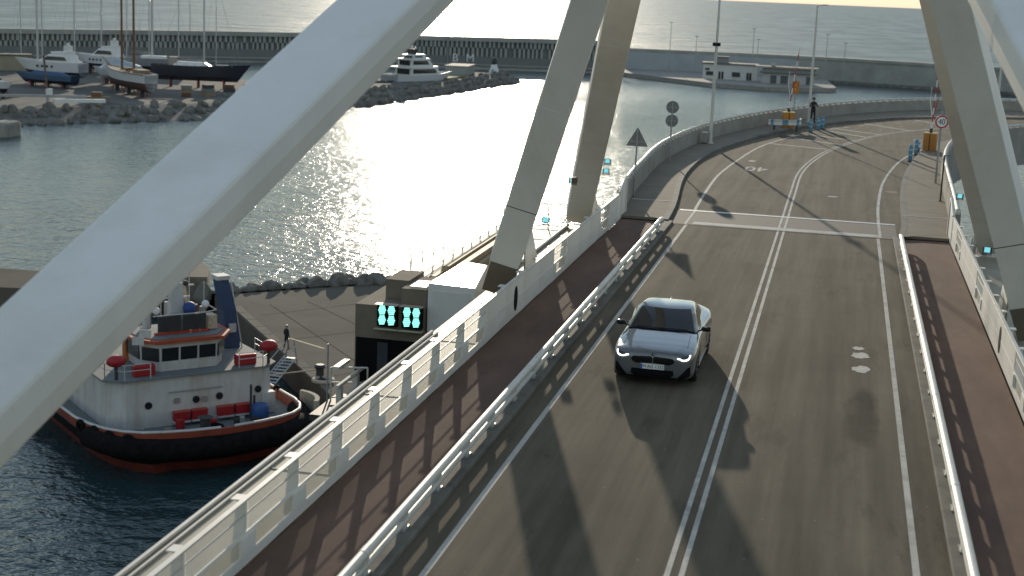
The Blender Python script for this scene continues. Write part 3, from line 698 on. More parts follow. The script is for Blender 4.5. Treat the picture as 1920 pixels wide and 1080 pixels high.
for ch, x, y in (('B', -146.5, 565.5), ('M', -141.0, 567.5)):
    me = text_mesh(ch, 4.4, whitep, 'wall_letter', .05)
    i = min(range(len(W1)-1), key=lambda i: (W1[i]-Vector((x, y, 0))).length); d = (W1[i+1]-W1[i]).normalized()
    nrm = Vector((d.y, -d.x, 0)); c = Vector((x, y, 0)); c = c+nrm*((W1[i]-c).dot(nrm)+.3)
    o = obj_from('wall_letter', me, bw, (c.x, c.y, -18.5), (math.pi/2, 0, math.atan2(d.y, d.x)))
rw = thing('plain_breakwater', 'plain pale concrete breakwater wall behind the harbour buildings on the right', 'breakwater')
RW = [(-84, 592), (-40, 601), (-1, 600), (30, 590), (70, 580), (150, 560)]
def rwseg(A, z0, z1, th, m, name, dy=0.0):
    q = MB(); P = [Vector((x, y+dy, 0)) for x, y in A]; B_ = offset(P, -th)
    q.strip(lift(P, z1), lift(P, z0)); q.strip(lift(P, z1), lift(B_, z1)); q.strip(lift(B_, z1), lift(B_, z0)); return q.build(name, m, rw)
rwseg(RW, -26, -12.6, 8, wallc, 'wall_body'); rwseg(RW, -13.4, -12.3, 8.4, wallc, 'wall_cap', -.5)
rwseg([(-84, 592), (-40, 601), (-16, 600.7)], -21, -13.5, .3, mat('pale_blue_grey_wall_paint', (0.34, 0.37, 0.38), .8, var=.1, scale=.2), 'painted_panel', -.4)
rwseg([(-14, 598), (30, 587), (70, 577), (150, 557)], -24, -21.0, 3, rockm, 'rock_toe', -2)
rq = MB().prism([(-84, 568), (-79, 562.5), (-44.3, 526), (-23.7, 519), (-1.8, 533.5), (-1.0, 538), (-6, 601), (-84, 594)], -26, -20.5).build('harbour_quay', concrete); struct(rq, 'grey quay with harbour buildings before the right breakwater')
# harbour buildings
win_m = mat('dark_window_glass', (0.02, 0.025, 0.03), 0.1, var=.1)
def building(name, label, x, y, rz, L_, D_, H_, parts):
    t = thing(name, label, 'building', (x, y, -20.5), rz); parts(t, L_, D_, H_); return t
def b1(t, L_, D_, H_):
    wm = mat('white_render', (0.58, 0.58, 0.56), .7, var=.06, scale=.2)
    MB().box(0, L_, 0, D_, 0, H_).build('wall', wm, t)
    rf = MB().box(-.5, L_+.4, -.6, D_+.4, H_, H_+.5).build('roof', mat('grey_flat_roof', (0.14, 0.14, 0.13), .8), t)
    MB().box(4.0, 9.0, 2, 6, H_+.5, H_+2.4).build('rooftop_room', mat('grey_cladding', (.25, .25, .24), .7), rf); MB().box(3.7, 9.3, 1.7, 6.3, H_+2.41, H_+2.8).build('rooftop_slab', MATS['grey_flat_roof'], rf)
    for x0, x1, z0, z1 in ((.8, 2.4, 3.2, 3.9), (1.2, 4.6, 1.4, 2.7), (10.6, 13.6, 1.2, 2.8)):
        w_ = MB().box(x0, x1, -.06, .02, z0, z1).build('window', win_m, t); MB().box(x0-.12, x1+.12, -.14, -.062, z0-.2, z0-.02).build('sill', concrete, w_)
    for x0 in (5.7, 6.8, 15.9, 16.9): MB().box(x0, x0+.8, -.06, .02, .1, 2.8).build('door', win_m, t)
    MB().box(12, 16, -1.6, -.1, 0, .9).build('terrace_wall', wm, t)
building('harbour_office', 'long white flat-roofed harbour building with small rooftop room', -49.3, 552, .05, 19.6, 9, 5.4, b1)
def b2(t, L_, D_, H_):
    wm = mat('pale_grey_render', (0.42, 0.43, 0.43), .7, var=.06, scale=.2)
    MB().box(1.2, L_-1, 1, D_, 0, H_*.62).build('wall', wm, t)
    MB().box(.2, L_-.2, 0, D_+.3, H_*.62, H_*.62+.35).build('canopy', MATS['grey_flat_roof'], t)
    MB().box(1.0, L_-.8, .9, D_, H_*.62+.352, H_-.5).build('upper_wall', mat('grey_upper_cladding', (0.27, 0.29, 0.29), .7), t)
    rf = MB().ring([[(-.6, -.8, H_-.1), (L_+.2, -.8, H_-.1), (L_+.2, -.8, H_+.15), (-1.4, -.8, H_+.25)], [(-.6, D_+.6, H_-.1), (L_+.2, D_+.6, H_-.1), (L_+.2, D_+.6, H_+.15), (-1.4, D_+.6, H_+.25)]]).build('roof', MATS['grey_flat_roof'], t)
    MB().box(4, 5.5, 3, 4.5, H_+.26, H_+1.0).build('roof_unit', galv, rf)
    for x0, x1 in ((4.0, 6.2), (7.6, 10.2), (16.6, 18.2)): MB().box(x0, x1, .93, 1.02, .1, 2.9).build('door', mat('dark_shutter', (.09, .10, .10), .6), t)
building('harbour_shed', 'grey harbour building with overhanging flat roof beside the white one', -28.2, 541, .06, 20.5, 8, 5.8, b2)
# lamp masts on the far quays
for i, (x, y, h_) in enumerate(((-66, 588, 19), (-56, 590, 14), (-34, 590, 18), (-32, 588, 14), (-6, 592, 17), (1, 592, 14), (-150, 566, 16), (-118, 580, 16), (-237, 520, 22), (-190, 546, 20))):
    t = thing('quay_lamp', ['tall thin lamp mast left of the white harbour building', 'short thin lamp mast left of the white harbour building', 'tall thin mast behind the white harbour building', 'short thin mast behind the white harbour building', 'taller thin mast behind the right end of the grey building', 'shorter thin mast behind the right end of the grey building', 'thin lamp mast on the breakwater beside the white letters', 'thin lamp mast on the breakwater right of the white letters', 'thin tall mast on the breakwater above the boatyard left side', 'thin mast on the breakwater above the dark sailing yacht'][i], 'lamp', (x, y, -20.5), group='lamp masts on the far quays')
    MB().tube([(0, 0, 0), (0, 0, h_)], [.16, .09], 6).build('pole', galv, t); MB().box(-.7, .7, -.15, .15, h_, h_+.18).build('lamp_head', dark, t)
# brown warehouse and white slatted barrier under the right side of the curve
rb = thing('brown_warehouse', 'brown walled warehouse below the inside of the approach curve', 'building', (26, 150, -20))
MB().box(0, 60, 0, 40, 0, 15.5, 0).build('wall', mat('brown_cladding', (0.15, 0.105, 0.085), .85, var=.12, scale=.3), rb)
MB().box(-.5, 60, -.5, 40, 15.51, 16.2).build('roof', dark, rb)
for x in (2.2, 8, 14): MB().box(x, x+.35, -.08, -.005, 0, 15.4).build('downpipe', black, rb)
wb = thing('slatted_screen', 'white horizontal slat screen low beside the right leg', 'screen', (9.8, 68.0, -6.0))
for k in range(8): MB().box(0, 9, 0, .08, .3+k*.62, .62+k*.62).build('slat', steel2, wb)
for x in (.1, 3, 6, 8.8): MB().box(x-.06, x+.06, .09, .2, -14, 5.4).build('post', galv, wb)
# ================================================================== the silver-grey coupe
def lerp_tab(T, x):
    if x <= T[0][0]: return T[0][1]
    for (a, va), (b, vb) in zip(T, T[1:]):
        if x <= b:
            k = (x-a)/(b-a); k = k*k*(3-2*k)*.35+k*.65; return va+(vb-va)*k
    return T[-1][1]
def build_car():
    car = thing('coupe_car', 'silver-grey two-door coupe with lit headlights driving on the bridge', 'car', (-1.72, 31.25, 0.006))
    pm = mat('silver_grey_car_paint', (0.145, 0.163, 0.176), 0.28, 0.45, var=0.02, coat=1.0)
    glass = mat('dark_car_glass', (0.012, 0.014, 0.016), 0.04, var=0.05, coat=0.5)
    gloss = mat('gloss_black_trim', (0.006, 0.006, 0.007), 0.25, var=0.05, spec=0.25)
    rubber = mat('tyre_rubber', (0.014, 0.014, 0.014), 0.8, var=0.2, scale=8)
    W = [(0, .56), (.03, .72), (.08, .81), (.16, .86), (.30, .90), (.55, .912), (.85, .915), (1.3, .90), (2.0, .895), (2.6, .895), (3.2, .925), (3.6, .95), (4.0, .90), (4.3, .83), (4.46, .70), (4.53, .55)]
    H = [(0, .64), (.03, .715), (.08, .755), (.16, .785), (.30, .815), (.6, .862), (1.0, .912), (1.4, .955), (1.6, .965), (2.6, .97), (3.4, .99), (3.8, 1.03), (4.2, 1.05), (4.4, 1.045), (4.48, .98), (4.53, .85)]
    SH = [(0, .60), (.03, .66), (.08, .695), (.16, .72), (.30, .745), (.6, .795), (.85, .825), (1.3, .86), (2.0, .89), (2.8, .92), (3.4, .955), (3.8, .965), (4.2, .95), (4.46, .88), (4.53, .78)]
    ZB = [(0, .27), (.03, .20), (.08, .17), (.4, .17), (4.1, .19), (4.4, .26), (4.53, .36)]
    ys = [0, .015, .03, .055, .08, .12, .16, .22, .30, .40, .5, .6, .72, .85, 1.0, 1.15, 1.3, 1.42, 1.55, 1.75, 2.0, 2.3, 2.6, 2.9, 3.2, 3.4, 3.6, 3.8, 4.0, 4.15, 4.3, 4.4, 4.46, 4.5, 4.53]
    def half(y):
        w, h, s_, zb = lerp_tab(W, y), lerp_tab(H, y), lerp_tab(SH, y), lerp_tab(ZB, y)
        L_ = lambda k: zb+(s_-zb)*k
        flare = 0.0
        for c in (.83, 3.57): flare = max(flare, .018*max(0, 1-abs(y-c)/.5))
        return [(0, zb), (.55*w, zb), (.90*w, zb+.012), (.972*w, zb+.06), (.992*w, L_(.30)), (.985*w, L_(.48)), (.99*w+flare, L_(.68)), (.995*w+flare, L_(.82)), (.972*w, L_(.95)), (.935*w, s_+.012),
                (.80*w, s_+(h-s_)*.50), (.60*w, s_+(h-s_)*.80+.010), (.52*w, s_+(h-s_)*.84), (.30*w, s_+(h-s_)*.95), (0, h)]
    b = MB(); rings = []
    for y in ys:
        hp = half(y); rings.append([(x, y, z) for x, z in hp]+[(-x, y, z) for x, z in reversed(hp[1:-1])])
    b.ring(rings)
    body = b.build('body', pm, car, True)
    sb = body.modifiers.new('s', 'SUBSURF'); sb.levels = 2; sb.render_levels = 2
    cut = []
    for y in (.83, 3.57):
        for sg in (-1, 1):
            q = MB(); n = 28
            q.ring([[(sg*.62, y+.365*math.cos(2*math.pi*k/n), .325+.365*math.sin(2*math.pi*k/n)) for k in range(n)], [(sg*1.1, y+.365*math.cos(2*math.pi*k/n), .325+.365*math.sin(2*math.pi*k/n)) for k in range(n)]])
            c = q.build('arch_cutter', black); cut.append(c)
            c.location = car.location
            m = body.modifiers.new('b', 'BOOLEAN'); m.operation = 'DIFFERENCE'; m.object = c; m.solver = 'EXACT'
    bpy.context.view_layer.update()
    dg = bpy.context.evaluated_depsgraph_get(); me = bpy.data.meshes.new_from_object(body.evaluated_get(dg))
    body.modifiers.clear(); body.data = me
    while len(me.materials) > 1: me.materials.pop()
    for p in me.polygons: p.use_smooth = True; p.material_index = 0
    me.set_sharp_from_angle(angle=R(35))
    for c in cut: bpy.data.objects.remove(c)
    bmx = bmesh.new(); bmx.from_mesh(me); bvh = BVHTree.FromBMesh(bmx)
    def fy(x, z):
        h = bvh.ray_cast(Vector((x, -2, z)), Vector((0, 1, 0))); return h[0].y if h[0] else .3
    def tz(x, y):
        h = bvh.ray_cast(Vector((x, y, 3)), Vector((0, 0, -1))); return h[0].z if h[0] else .9
    def sx(y, z, sg):
        h = bvh.ray_cast(Vector((sg*3, y, z)), Vector((-sg, 0, 0))); return h[0].x if h[0] else sg*.9
    def densify(P, n=5):
        out = []
        for i in range(len(P)):
            a, c = P[i], P[(i+1) % len(P)]
            for k in range(n): out.append((a[0]+(c[0]-a[0])*k/n, a[1]+(c[1]-a[1])*k/n))
        return out
    def front(name, P, m, off, parent=car, mirror=None, depth=.05):
        """closed outline (x,z) laid on the nose"""
        obs = []
        for sg in ((1,) if mirror is None else (1, -1)):
            Q = densify([(sg*x, z) for x, z in P]); cx = sum(p[0] for p in Q)/len(Q); cz = sum(p[1] for p in Q)/len(Q)
            q = MB(); n = len(Q); rr = []
            for k in (1.0, .66, .33): rr.append([(cx+(x-cx)*k, fy(cx+(x-cx)*k, cz+(z-cz)*k)-off, cz+(z-cz)*k) for x, z in Q])
            rr.insert(0, [(x, fy(x, z)+depth, z) for x, z in Q])
            q.ring(rr, cap=False); q.v.append((cx, fy(cx, cz)-off, cz)); o = len(q.v)-1
            for k in range(n): q.f.append((o, o-n+k, o-n+(k+1) % n))
            obs.append(q.build(name, m, parent))
        return obs
    # kidney grille with bars, intakes, splitter
    kid = front('kidney_grille', [(.012, .515), (.36, .49), (.44, .525), (.475, .585), (.43, .642), (.05, .662), (.012, .645)], gloss, .006, mirror=True)
    for kq, sg in zip(kid, (1, -1)):
        for i in range(8):
            x = sg*(.06+i*.048); MB().box(x-.006, x+.006, fy(x, .58)-.02, fy(x, .58)-.008, .53, .632).build('grille_bar', mat('dark_grille_bar', (.012, .012, .013), .5, spec=.2), kq)
    front('lower_intake', [(-.40, .215), (.40, .215), (.47, .275), (.455, .375), (-.455, .375), (-.47, .275)], black, .006)
    front('side_intake', [(.54, .20), (.78, .22), (.825, .29), (.815, .48), (.765, .46)], black, .006, mirror=True)
    front('splitter', [(-.66, .175), (.66, .175), (.70, .21), (-.70, .21)], gloss, .02)
    # plate
    y0 = fy(0, .44)-.03
    pl = MB().box(-.26, .26, y0-.012, y0+.05, .385, .495).build('number_plate', mat('plate_white', (.75, .75, .72), .5, var=.02), car)
    MB().box(-.258, -.215, y0-.0155, y0-.0125, .388, .492).build('plate_band', mat('plate_blue', (.02, .10, .42), .5), pl)
    pt = obj_from('plate_text', text_mesh('M·AG 1332', .098, black, 'plate_text', .001), pl, (.022, y0-.0145, .438), (math.pi/2, 0, 0), (1, 1.05, 1)); pt['kind'] = 'stuff'
    # roundel on the nose
    q = MB(); n = 16; zc = .692; yc = fy(0, zc)
    rd = MB().ring([[(.034*math.cos(2*math.pi*k/n), yc-.012, zc+.034*math.sin(2*math.pi*k/n)) for k in range(n)], [(.034*math.cos(2*math.pi*k/n), yc+.03, zc+.034*math.sin(2*math.pi*k/n)) for k in range(n)]]).build('roundel', gloss, car)
    for a0 in (0, math.pi):
        P = [(0, yc-.014, zc)]+[(.024*math.cos(a0+math.pi/2*k/6), yc-.014, zc+.024*math.sin(a0+math.pi/2*k/6)) for k in range(7)]
        MB().add(P, [tuple(range(8))]).build('roundel_quarter', MATS['plate_blue'] if a0 else MATS['plate_white'], rd)
    # headlights with running light outline
    led = mat('lit_daytime_running_light', (.9, .9, .9), .3, emit=(1, .98, .92), estr=3.0)
    lamp = mat('headlight_glass', (.05, .055, .06), .08, var=.05)
    for sg in (1, -1):
        hl = front('headlight', [(sg*x, z) for x, z in [(.53, .655), (.63, .622), (.73, .625), (.79, .66), (.805, .725), (.76, .73), (.64, .69)]], lamp, .006)[0]
        path = [(.535, .655), (.59, .648), (.63, .627), (.72, .628), (.775, .662), (.795, .722)]
        MB().tube([(sg*p.x, fy(sg*p.x, p.y)-.012, p.y) for p in catmull([(a, c, 0) for a, c in path], 4)], .0125, 6).build('running_light', led, hl)
    # greenhouse: rings from belt line to roof, cut into glass and painted panels
    lev = [(.925, 1.38, 4.05, .815), (.99, 1.51, 3.93, .785), (1.08, 1.66, 3.77, .745), (1.17, 1.83, 3.60, .70), (1.26, 2.00, 3.40, .655), (1.315, 2.12, 3.24, .62), (1.345, 2.24, 3.10, .575), (1.368, 2.42, 2.95, .46), (1.376, 2.55, 2.8, .25)]
    def plan(yf, yr, w):
        P = []; bow = min(.16, w*.24)
        for k in range(9): t = k/8; x = t*w*.90; P.append((x, yf+bow*(t**2.2)*.9-bow*.2))
        P.append((w*.975, yf+bow+.06))
        for k in range(1, 13):
            t = k/13; P.append((w*(1.0-.10*t**2), yf+bow+.06+(yr-.14-(yf+bow+.06))*t))
        P.append((w*.86, yr-.05))
        for k in range(1, 8): t = k/7; P.append((w*.80*(1-t), yr-.03+.03*t))
        return P
    rings = []
    for z, yf, yr, w in lev:
        hp = plan(yf, yr, w); rings.append([(x, y, z) for x, y in hp]+[(-x, y, z) for x, y in reversed(hp[1:-1])])
    n = len(rings[0]); nh = len(plan(*lev[0][1:]))
    cen = []
    def col_kind(j, i):
        jj = j if j < nh-1 else n-1-j          # mirrored column
        glassy = 1 <= i <= 4
        if jj < 8: return 'windshield' if 0 <= i <= 4 else 'roof'
        if jj in (8, 9): return 'roof'
        if 10 <= jj <= 18: return ('side_window_right' if j < nh-1 else 'side_window_left') if i in (1, 2, 3) else 'roof'
        if jj <= 22: return 'roof'
        return 'rear_window' if 1 <= i <= 3 else 'roof'
    groups = {}
    for i in range(len(lev)-1):
        for j in range(n):
            groups.setdefault(col_kind(j, i), []).append((i*n+j, i*n+(j+1) % n, (i+1)*n+(j+1) % n, (i+1)*n+j))
    allv = [p for r_ in rings for p in r_]
    groups['roof'].append(tuple((len(lev)-1)*n+j for j in range(n)))
    # base under-layer closes the cabin
    for key, fs in groups.items():
        q = MB(); q.v = list(allv); q.f = fs
        used = sorted({i for f in fs for i in f}); mp = {a: k for k, a in enumerate(used)}
        q.v = [allv[a] for a in used]; q.f = [tuple(mp[a] for a in f) for f in fs]
        o = q.build(key.replace('_left', '').replace('_right', ''), pm if key == 'roof' else glass, car, 60)
        if key == 'roof':
            m = o.modifiers.new('s', 'SUBSURF'); m.levels = m.render_levels = 1; m.boundary_smooth = 'PRESERVE_CORNERS'
    # dark window surrounds: beltline strip and wiper cowl
    q = MB(); A_ = []; B_ = []
    for k in range(21):
        x = -.74+1.48*k/20; yy = lev[0][1]-.03+.15*abs(x/.74)**2.2
        A_.append((x, yy-.05, tz(x, yy-.05)+.006)); B_.append((x, yy+.06, max(tz(x, yy+.06), .93)+.02))
    q.strip(A_, B_).build('cowl_panel', black, car)
    for x0, x1 in ((-.55, .05), (.0, .58)):
        MB().tube([(x0, 1.42+.06*abs(x0), .99), (x1, 1.39+.06*abs(x1), .99)], .008, 5).build('wiper', black, car)
    # mirrors
    for sg in (1, -1):
        q = MB(); rr = []
        for k, (dx, s_) in enumerate(((0, .35), (.03, .8), (.10, 1.0), (.17, .95), (.21, .6))):
            rr.append([(sg*(.86+dx), 1.72+.085*s_*math.cos(2*math.pi*a/12)+.02*k*.4, .985+.062*s_*math.sin(2*math.pi*a/12)) for a in range(12)])
        mr = MB().ring(rr).build('mirror', gloss, car, True)
        MB().tube([(sg*.80, 1.70, .93), (sg*.90, 1.73, .965)], .02, 6).build('mirror_arm', gloss, mr)
        MB().ball((sg*.97, 1.70, 1.03), .02, 6, (2.2, 1.4, .5)).build('mirror_cap', pm, mr)
    # wheels
    for y in (.83, 3.57):
        for sg in (-1, 1):
            wl_ = MB(); xo = sg*.915
            prof = [(.20, -.22), (.30, -.22), (.325, -.19), (.325, -.03), (.305, -.005), (.25, 0.0), (.24, -.03)]
            rr = [[(xo+sg*d, y+r_*math.cos(2*math.pi*k/28), .325+r_*math.sin(2*math.pi*k/28)) for k in range(28)] for r_, d in prof]
            tyre = MB().ring(rr, cap=False).build('wheel', rubber, car, True)
            rim = MB()
            for k in range(10):
                a = 2*math.pi*k/10; c, s_ = math.cos(a), math.sin(a); tx, tz_ = -s_*.018, c*.018
                rim.ring([[(xo-sg*.045, y+.05*c+tx, .325+.05*s_+tz_), (xo-sg*.045, y+.05*c-tx, .325+.05*s_-tz_), (xo-sg*.02, y+.24*c-tx, .325+.24*s_-tz_), (xo-sg*.02, y+.24*c+tx, .325+.24*s_+tz_)], [(xo-sg*.025, y+.05*c+tx, .325+.05*s_+tz_), (xo-sg*.025, y+.05*c-tx, .325+.05*s_-tz_), (xo-sg*.004, y+.24*c-tx, .325+.24*s_-tz_), (xo-sg*.004, y+.24*c+tx, .325+.24*s_+tz_)]])
            rim.build('rim_spokes', mat('grey_alloy', (.3, .3, .31), .35, .7), tyre)
            MB().ring([[(xo-sg*.06, y+.235*math.cos(2*math.pi*k/20), .325+.235*math.sin(2*math.pi*k/20)) for k in range(20)], [(xo-sg*.055, y+.235*math.cos(2*math.pi*k/20), .325+.235*math.sin(2*math.pi*k/20)) for k in range(20)]]).build('brake_disc', dark, tyre)
    # shut lines of bonnet and doors, side skirts, handles, antenna
    for sg in (1, -1):
        L_ = [(sg*(.70-.03*k/12), .42+.86*k/12) for k in range(13)]
        MB().tube([(x, y, tz(x, y)-.001) for x, y in L_], .005, 4).build('bonnet_gap', black, car)
        for pts in ([(1.42, .26), (1.40, .5), (1.38, .72), (1.42, .86)], [(2.86, .30), (2.92, .5), (2.98, .72), (2.94, .90)]):
            MB().tube([(sx(y, z, sg), y, z) for y, z in pts], .006, 4).build('door_gap', black, car)
        xx = sx(2.7, .80, sg); MB().box(min(xx, xx+sg*.022), max(xx, xx+sg*.022), 2.58, 2.80, .785, .815).build('door_handle', pm, car, bevel=.006)
        MB().box(min(sg*.84, sg*.905), max(sg*.84, sg*.905), 1.25, 3.15, .17, .245).build('side_skirt', gloss, car, bevel=.01)
    q = MB(); q.ring([[(-.02, 3.0, 1.355), (.02, 3.0, 1.355), (0, 3.0, 1.362)], [(-.018, 3.14, 1.345), (.018, 3.14, 1.345), (0, 3.13, 1.42)]]); q.build('roof_antenna', whitep, car)
    MB().box(-.52, .52, fy(0, .3)+.2, 4.2, .155, .2).build('underbody', black, car)
    # dark tail lamps and rear plate
    for sg in (1, -1): MB().box(min(sg*.42, sg*.74), max(sg*.42, sg*.74), 4.40, 4.50, .80, .90).build('tail_light', mat('red_tail_lamp', (.25, .01, .01), .2), car, bevel=.02)
    return car
build_car()
# ================================================================== signs, lamps, barriers, bollards, people
def disc(c, r, th, n=28, tri=False):
    q = MB()
    if tri: P = [(0, r), (r*1.0, -r*.73), (-r*1.0, -r*.73)]
    else: P = [(r*math.cos(2*math.pi*k/n), r*math.sin(2*math.pi*k/n)) for k in range(n)]
    return q.ring([[(c[0]+x, c[1], c[2]+z) for x, z in P], [(c[0]+x, c[1]+th, c[2]+z) for x, z in P]])
t = thing('triangle_sign', 'grey back of a triangular warning sign on a post by the parapet end', 'road sign', (-6.32, 61.0, .13))
MB().tube([(0, 0, 0), (0, 0, 2.85)], .038, 8).build('post', galv, t, True)
disc((0, .05, 2.42), .46, .02, tri=True).build('plate', signback, t); MB().box(-.3, .3, .02, .048, 2.26, 2.30).build('clamp', galv, t); MB().box(-.03, .03, -.045, .045, 0, .02).build('foot', dark, t)
t = thing('round_sign_pair', 'grey backs of two round signs stacked on one post by the curved parapet', 'road sign', (-6.52, 75.2, .13))
MB().tube([(0, 0, 0), (0, 0, 3.0)], .038, 8).build('post', galv, t, True)
for z in (2.74, 2.06):
    p = disc((0, .05, z), .32, .02).build('plate', signback, t); MB().box(-.2, .2, .02, .048, z-.02, z+.02).build('clamp', galv, p)
# speed limit sign
t = thing('speed_limit_sign', 'round 40 speed limit sign with red ring on a post by the right leg', 'road sign', (6.46, 73.3, .13))
MB().tube([(0, 0, 0), (0, 0, 3.45)], .05, 8).build('post', galv, t, True)
pl = disc((.02, -.075, 2.92), .31, .02).build('plate', mat('sign_white', (.8, .8, .78), .5, var=.02), t)
q = MB(); n = 32
q.ring([[(.02+r_*math.cos(2*math.pi*k/n), -.079, 2.92+r_*math.sin(2*math.pi*k/n)) for k in range(n)] for r_ in (.305, .235)], cap=False); q.build('red_ring', mat('sign_red', (.45, .015, .02), .5, var=.05), pl)
obj_from('numeral', text_mesh('40', .30, black, 'sign_numeral', .001), pl, (.02, -.081, 2.915), (math.pi/2, 0, 0), (1.05, 1.25, 1))
t = thing('slim_post', 'slim dark post standing beside the speed limit sign on the right footway', 'post', (6.3, 66.4, .13)); MB().tube([(0, 0, 0), (0, 0, 2.0)], .035, 8).build('shaft', dark, t, True); MB().box(-.08, .08, -.08, .08, 0, .02).build('foot', dark, t); MB().box(-.02, .22, -.02, .02, 1.96, 2.0).build('arm', dark, t)
# street lamps
def lamp(label, x, y, h_, arm, extra=False):
    t = thing('street_lamp', label, 'street lamp', (x, y, .13), group='street lamps along the approach')
    MB().tube([(0, 0, 0), (0, 0, h_*.5), (0, 0, h_)], [.10, .085, .055], 10).build('pole', steel2, t, True)
    MB().lathe((0, 0, 0), [(.2, 0), (.2, .04), (.12, .06), (.11, .5)], 10).build('base', steel2, t)
    a = MB().tube([(0, 0, h_-.05), (arm*.5, 0, h_+.06), (arm, 0, h_+.05)], .035, 6).build('arm', steel2, t, True)
    MB().ring([[(arm*.8, -.13, h_+.03), (arm*.8, .13, h_+.03), (arm*.8, .10, h_+.13), (arm*.8, -.10, h_+.13)], [(arm*1.5, -.10, h_+.05), (arm*1.5, .10, h_+.05), (arm*1.5, .06, h_+.11), (arm*1.5, -.06, h_+.11)]]).build('lamp_head', galv, t)
    if extra:
        e = MB().box(-.22, .22, -.12, .05, 5.55, 5.75).build('signal_pair', dark, t); MB().ball((-.13, -.13, 5.65), .09, 6).build('signal_lens', black, e); MB().ball((.13, -.13, 5.65), .09, 6).build('signal_lens', black, e)
    return t
lamp('white street lamp pole carrying two small dark signal heads by the wall box', -5.45, 86.2, 8.9, -.6, True)
lamp('white street lamp pole beside the standing dark-clothed person', -.42, 106.3, 8.0, .5)
lamp('white street lamp pole on the far curve behind the right leg', 14.4, 130.2, 8.3, -.7)
t = thing('wall_cabinet', 'small grey cabinet fixed inside the curved parapet by the first lamp', 'cabinet', (-5.75, 86.0, .13)); MB().box(-.14, .14, -.2, .2, .05, .62).build('box', concrete, t, bevel=.02); MB().box(-.16, .16, -.22, .22, .622, .65).build('lid', steel2, t); MB().box(-.12, .12, -.18, .18, 0, .048).build('plinth', dark, t)
# barriers
stripe_w = mat('barrier_white', (.72, .72, .7), .5); stripe_r = mat('barrier_red', (.42, .04, .04), .5)
def barrier(label, x, y, rz, arm_l, side):
    t = thing('barrier_machine', label, 'barrier', (x, y, .0), rz, 'orange lifting barriers')
    cb = MB().box(-.36, .36, -.28, .28, .12, 1.12).build('cabinet', orange, t, bevel=.02); MB().box(-.38, .38, -.30, .30, 1.122, 1.17).build('top_cover', mat('yellow_lid', (.6, .45, .12), .5), cb); MB().box(-.02, .02, -.29, -.282, .15, 1.1).build('door_gap', black, cb)
    MB().box(-.42, .42, -.34, .34, 0, .118).build('plinth', concrete, t)
    MB().tube([(0, -.02, 1.17), (.0, -.02, 1.45)], .09, 8).build('pivot', dark, t)
    n = 9; dirv = Vector((side, 0, 1)).normalized(); seg_l = arm_l/n
    for k in range(n):
        a = Vector((0, -.05, 1.42))+dirv*seg_l*k; b_ = a+dirv*seg_l
        MB().tube([a, b_], 0.04 if k > 0 else .07, 6).build('arm_segment', stripe_w if k % 2 == 0 else stripe_r, t)
    a = Vector((0, -.05, 1.42))+dirv*.5
    for s_ in (-1, 1): MB().tube([a, a+Vector((s_*.22, 0, 1.1)), a+Vector((s_*.2, 0, 1.9))], .025, 5).build('arm_stay', stripe_r if s_ > 0 else stripe_w, t)
    return t
barrier('orange barrier cabinet with raised striped arm inside a curved guard rail', -1.62, 100.6, .25, 4.0, .10)
barrier('orange barrier cabinet with raised striped arm by the speed limit sign', 7.0, 90.2, -.2, 3.6, .03)
# curved crash rail round the left cabinet
cr = thing('crash_rail', 'curved blue and white crash rail around the left orange barrier cabinet', 'guard rail', (0, 0, 0))
CP = catmull([(-2.75, 98.0, .62), (-2.2, 98.2, .62), (-1.2, 98.7, .62), (-.72, 99.6, .62), (-.8, 100.8, .62)], 6)
for i in range(0, len(CP)-1, 2):
    a, b_ = CP[i], CP[min(i+2, len(CP)-1)]
    d = (b_-a).normalized(); nn = Vector((-d.y, d.x, 0))*.04
    MB().ring([[a+Vector((0, 0, -.17)), a+nn+Vector((0, 0, 0)), a+Vector((0, 0, .17)), a+nn*2+Vector((0, 0, .17)), a+nn*2+Vector((0, 0, -.17))], [b_+Vector((0, 0, -.17)), b_+nn+Vector((0, 0, 0)), b_+Vector((0, 0, .17)), b_+nn*2+Vector((0, 0, .17)), b_+nn*2+Vector((0, 0, -.17))]]).build('rail_segment', steel2 if (i//2) % 3 != 1 else cyanblue, cr)
for x, y in ((-2.4, 98.3), (-.98, 99.1)): MB().box(x-.06, x+.06, y, y+.12, 0, .5).build('post', dark, cr)
cr2 = thing('chevron_rail', 'short white reflective rail stubs beside the right orange cabinet', 'guard rail', (6.25, 90.2, 0))
for z, dx in ((.62, 0), (.36, .05)): MB().box(-.22+dx, .34+dx, -.06, .02, z-.09, z+.09, -.5).build('rail', whitep, cr2)
MB().box(.1, .2, -.02, .06, 0, .7).build('post', dark, cr2)
# bollards
for i, (x, y) in enumerate(((-.1, 99.6), (.36, 101.2), (.62, 102.4), (5.68, 84.2), (6.15, 88.0))):
    t = thing('flexible_bollard', ['blue flexible bollard nearest the left barrier rail', 'middle blue bollard of three in front of the person', 'rightmost blue bollard of three in front of the person', 'nearer light blue bollard on the right kerb', 'farther light blue bollard on the right kerb'][i], 'bollard', (x, y, .003), group='blue flexible bollards')
    s_ = 1.0 if i > 2 else .92
    MB().lathe((0, 0, 0), [(.16, 0), (.16, .04), (.10, .06)], 12).build('base', dark, t)
    MB().lathe((0, 0, .06), [(.10, 0), (.11, .1), (.11, .78*s_), (.08, .84*s_), (.03, .86*s_)], 12).build('shaft', cyanblue, t, True)
    for z in (.32, .6): MB().lathe((0, 0, z), [(.114, 0), (.114, .09)], 12).build('reflector', mat('pale_reflector', (.3, .5, .6), .4), t)
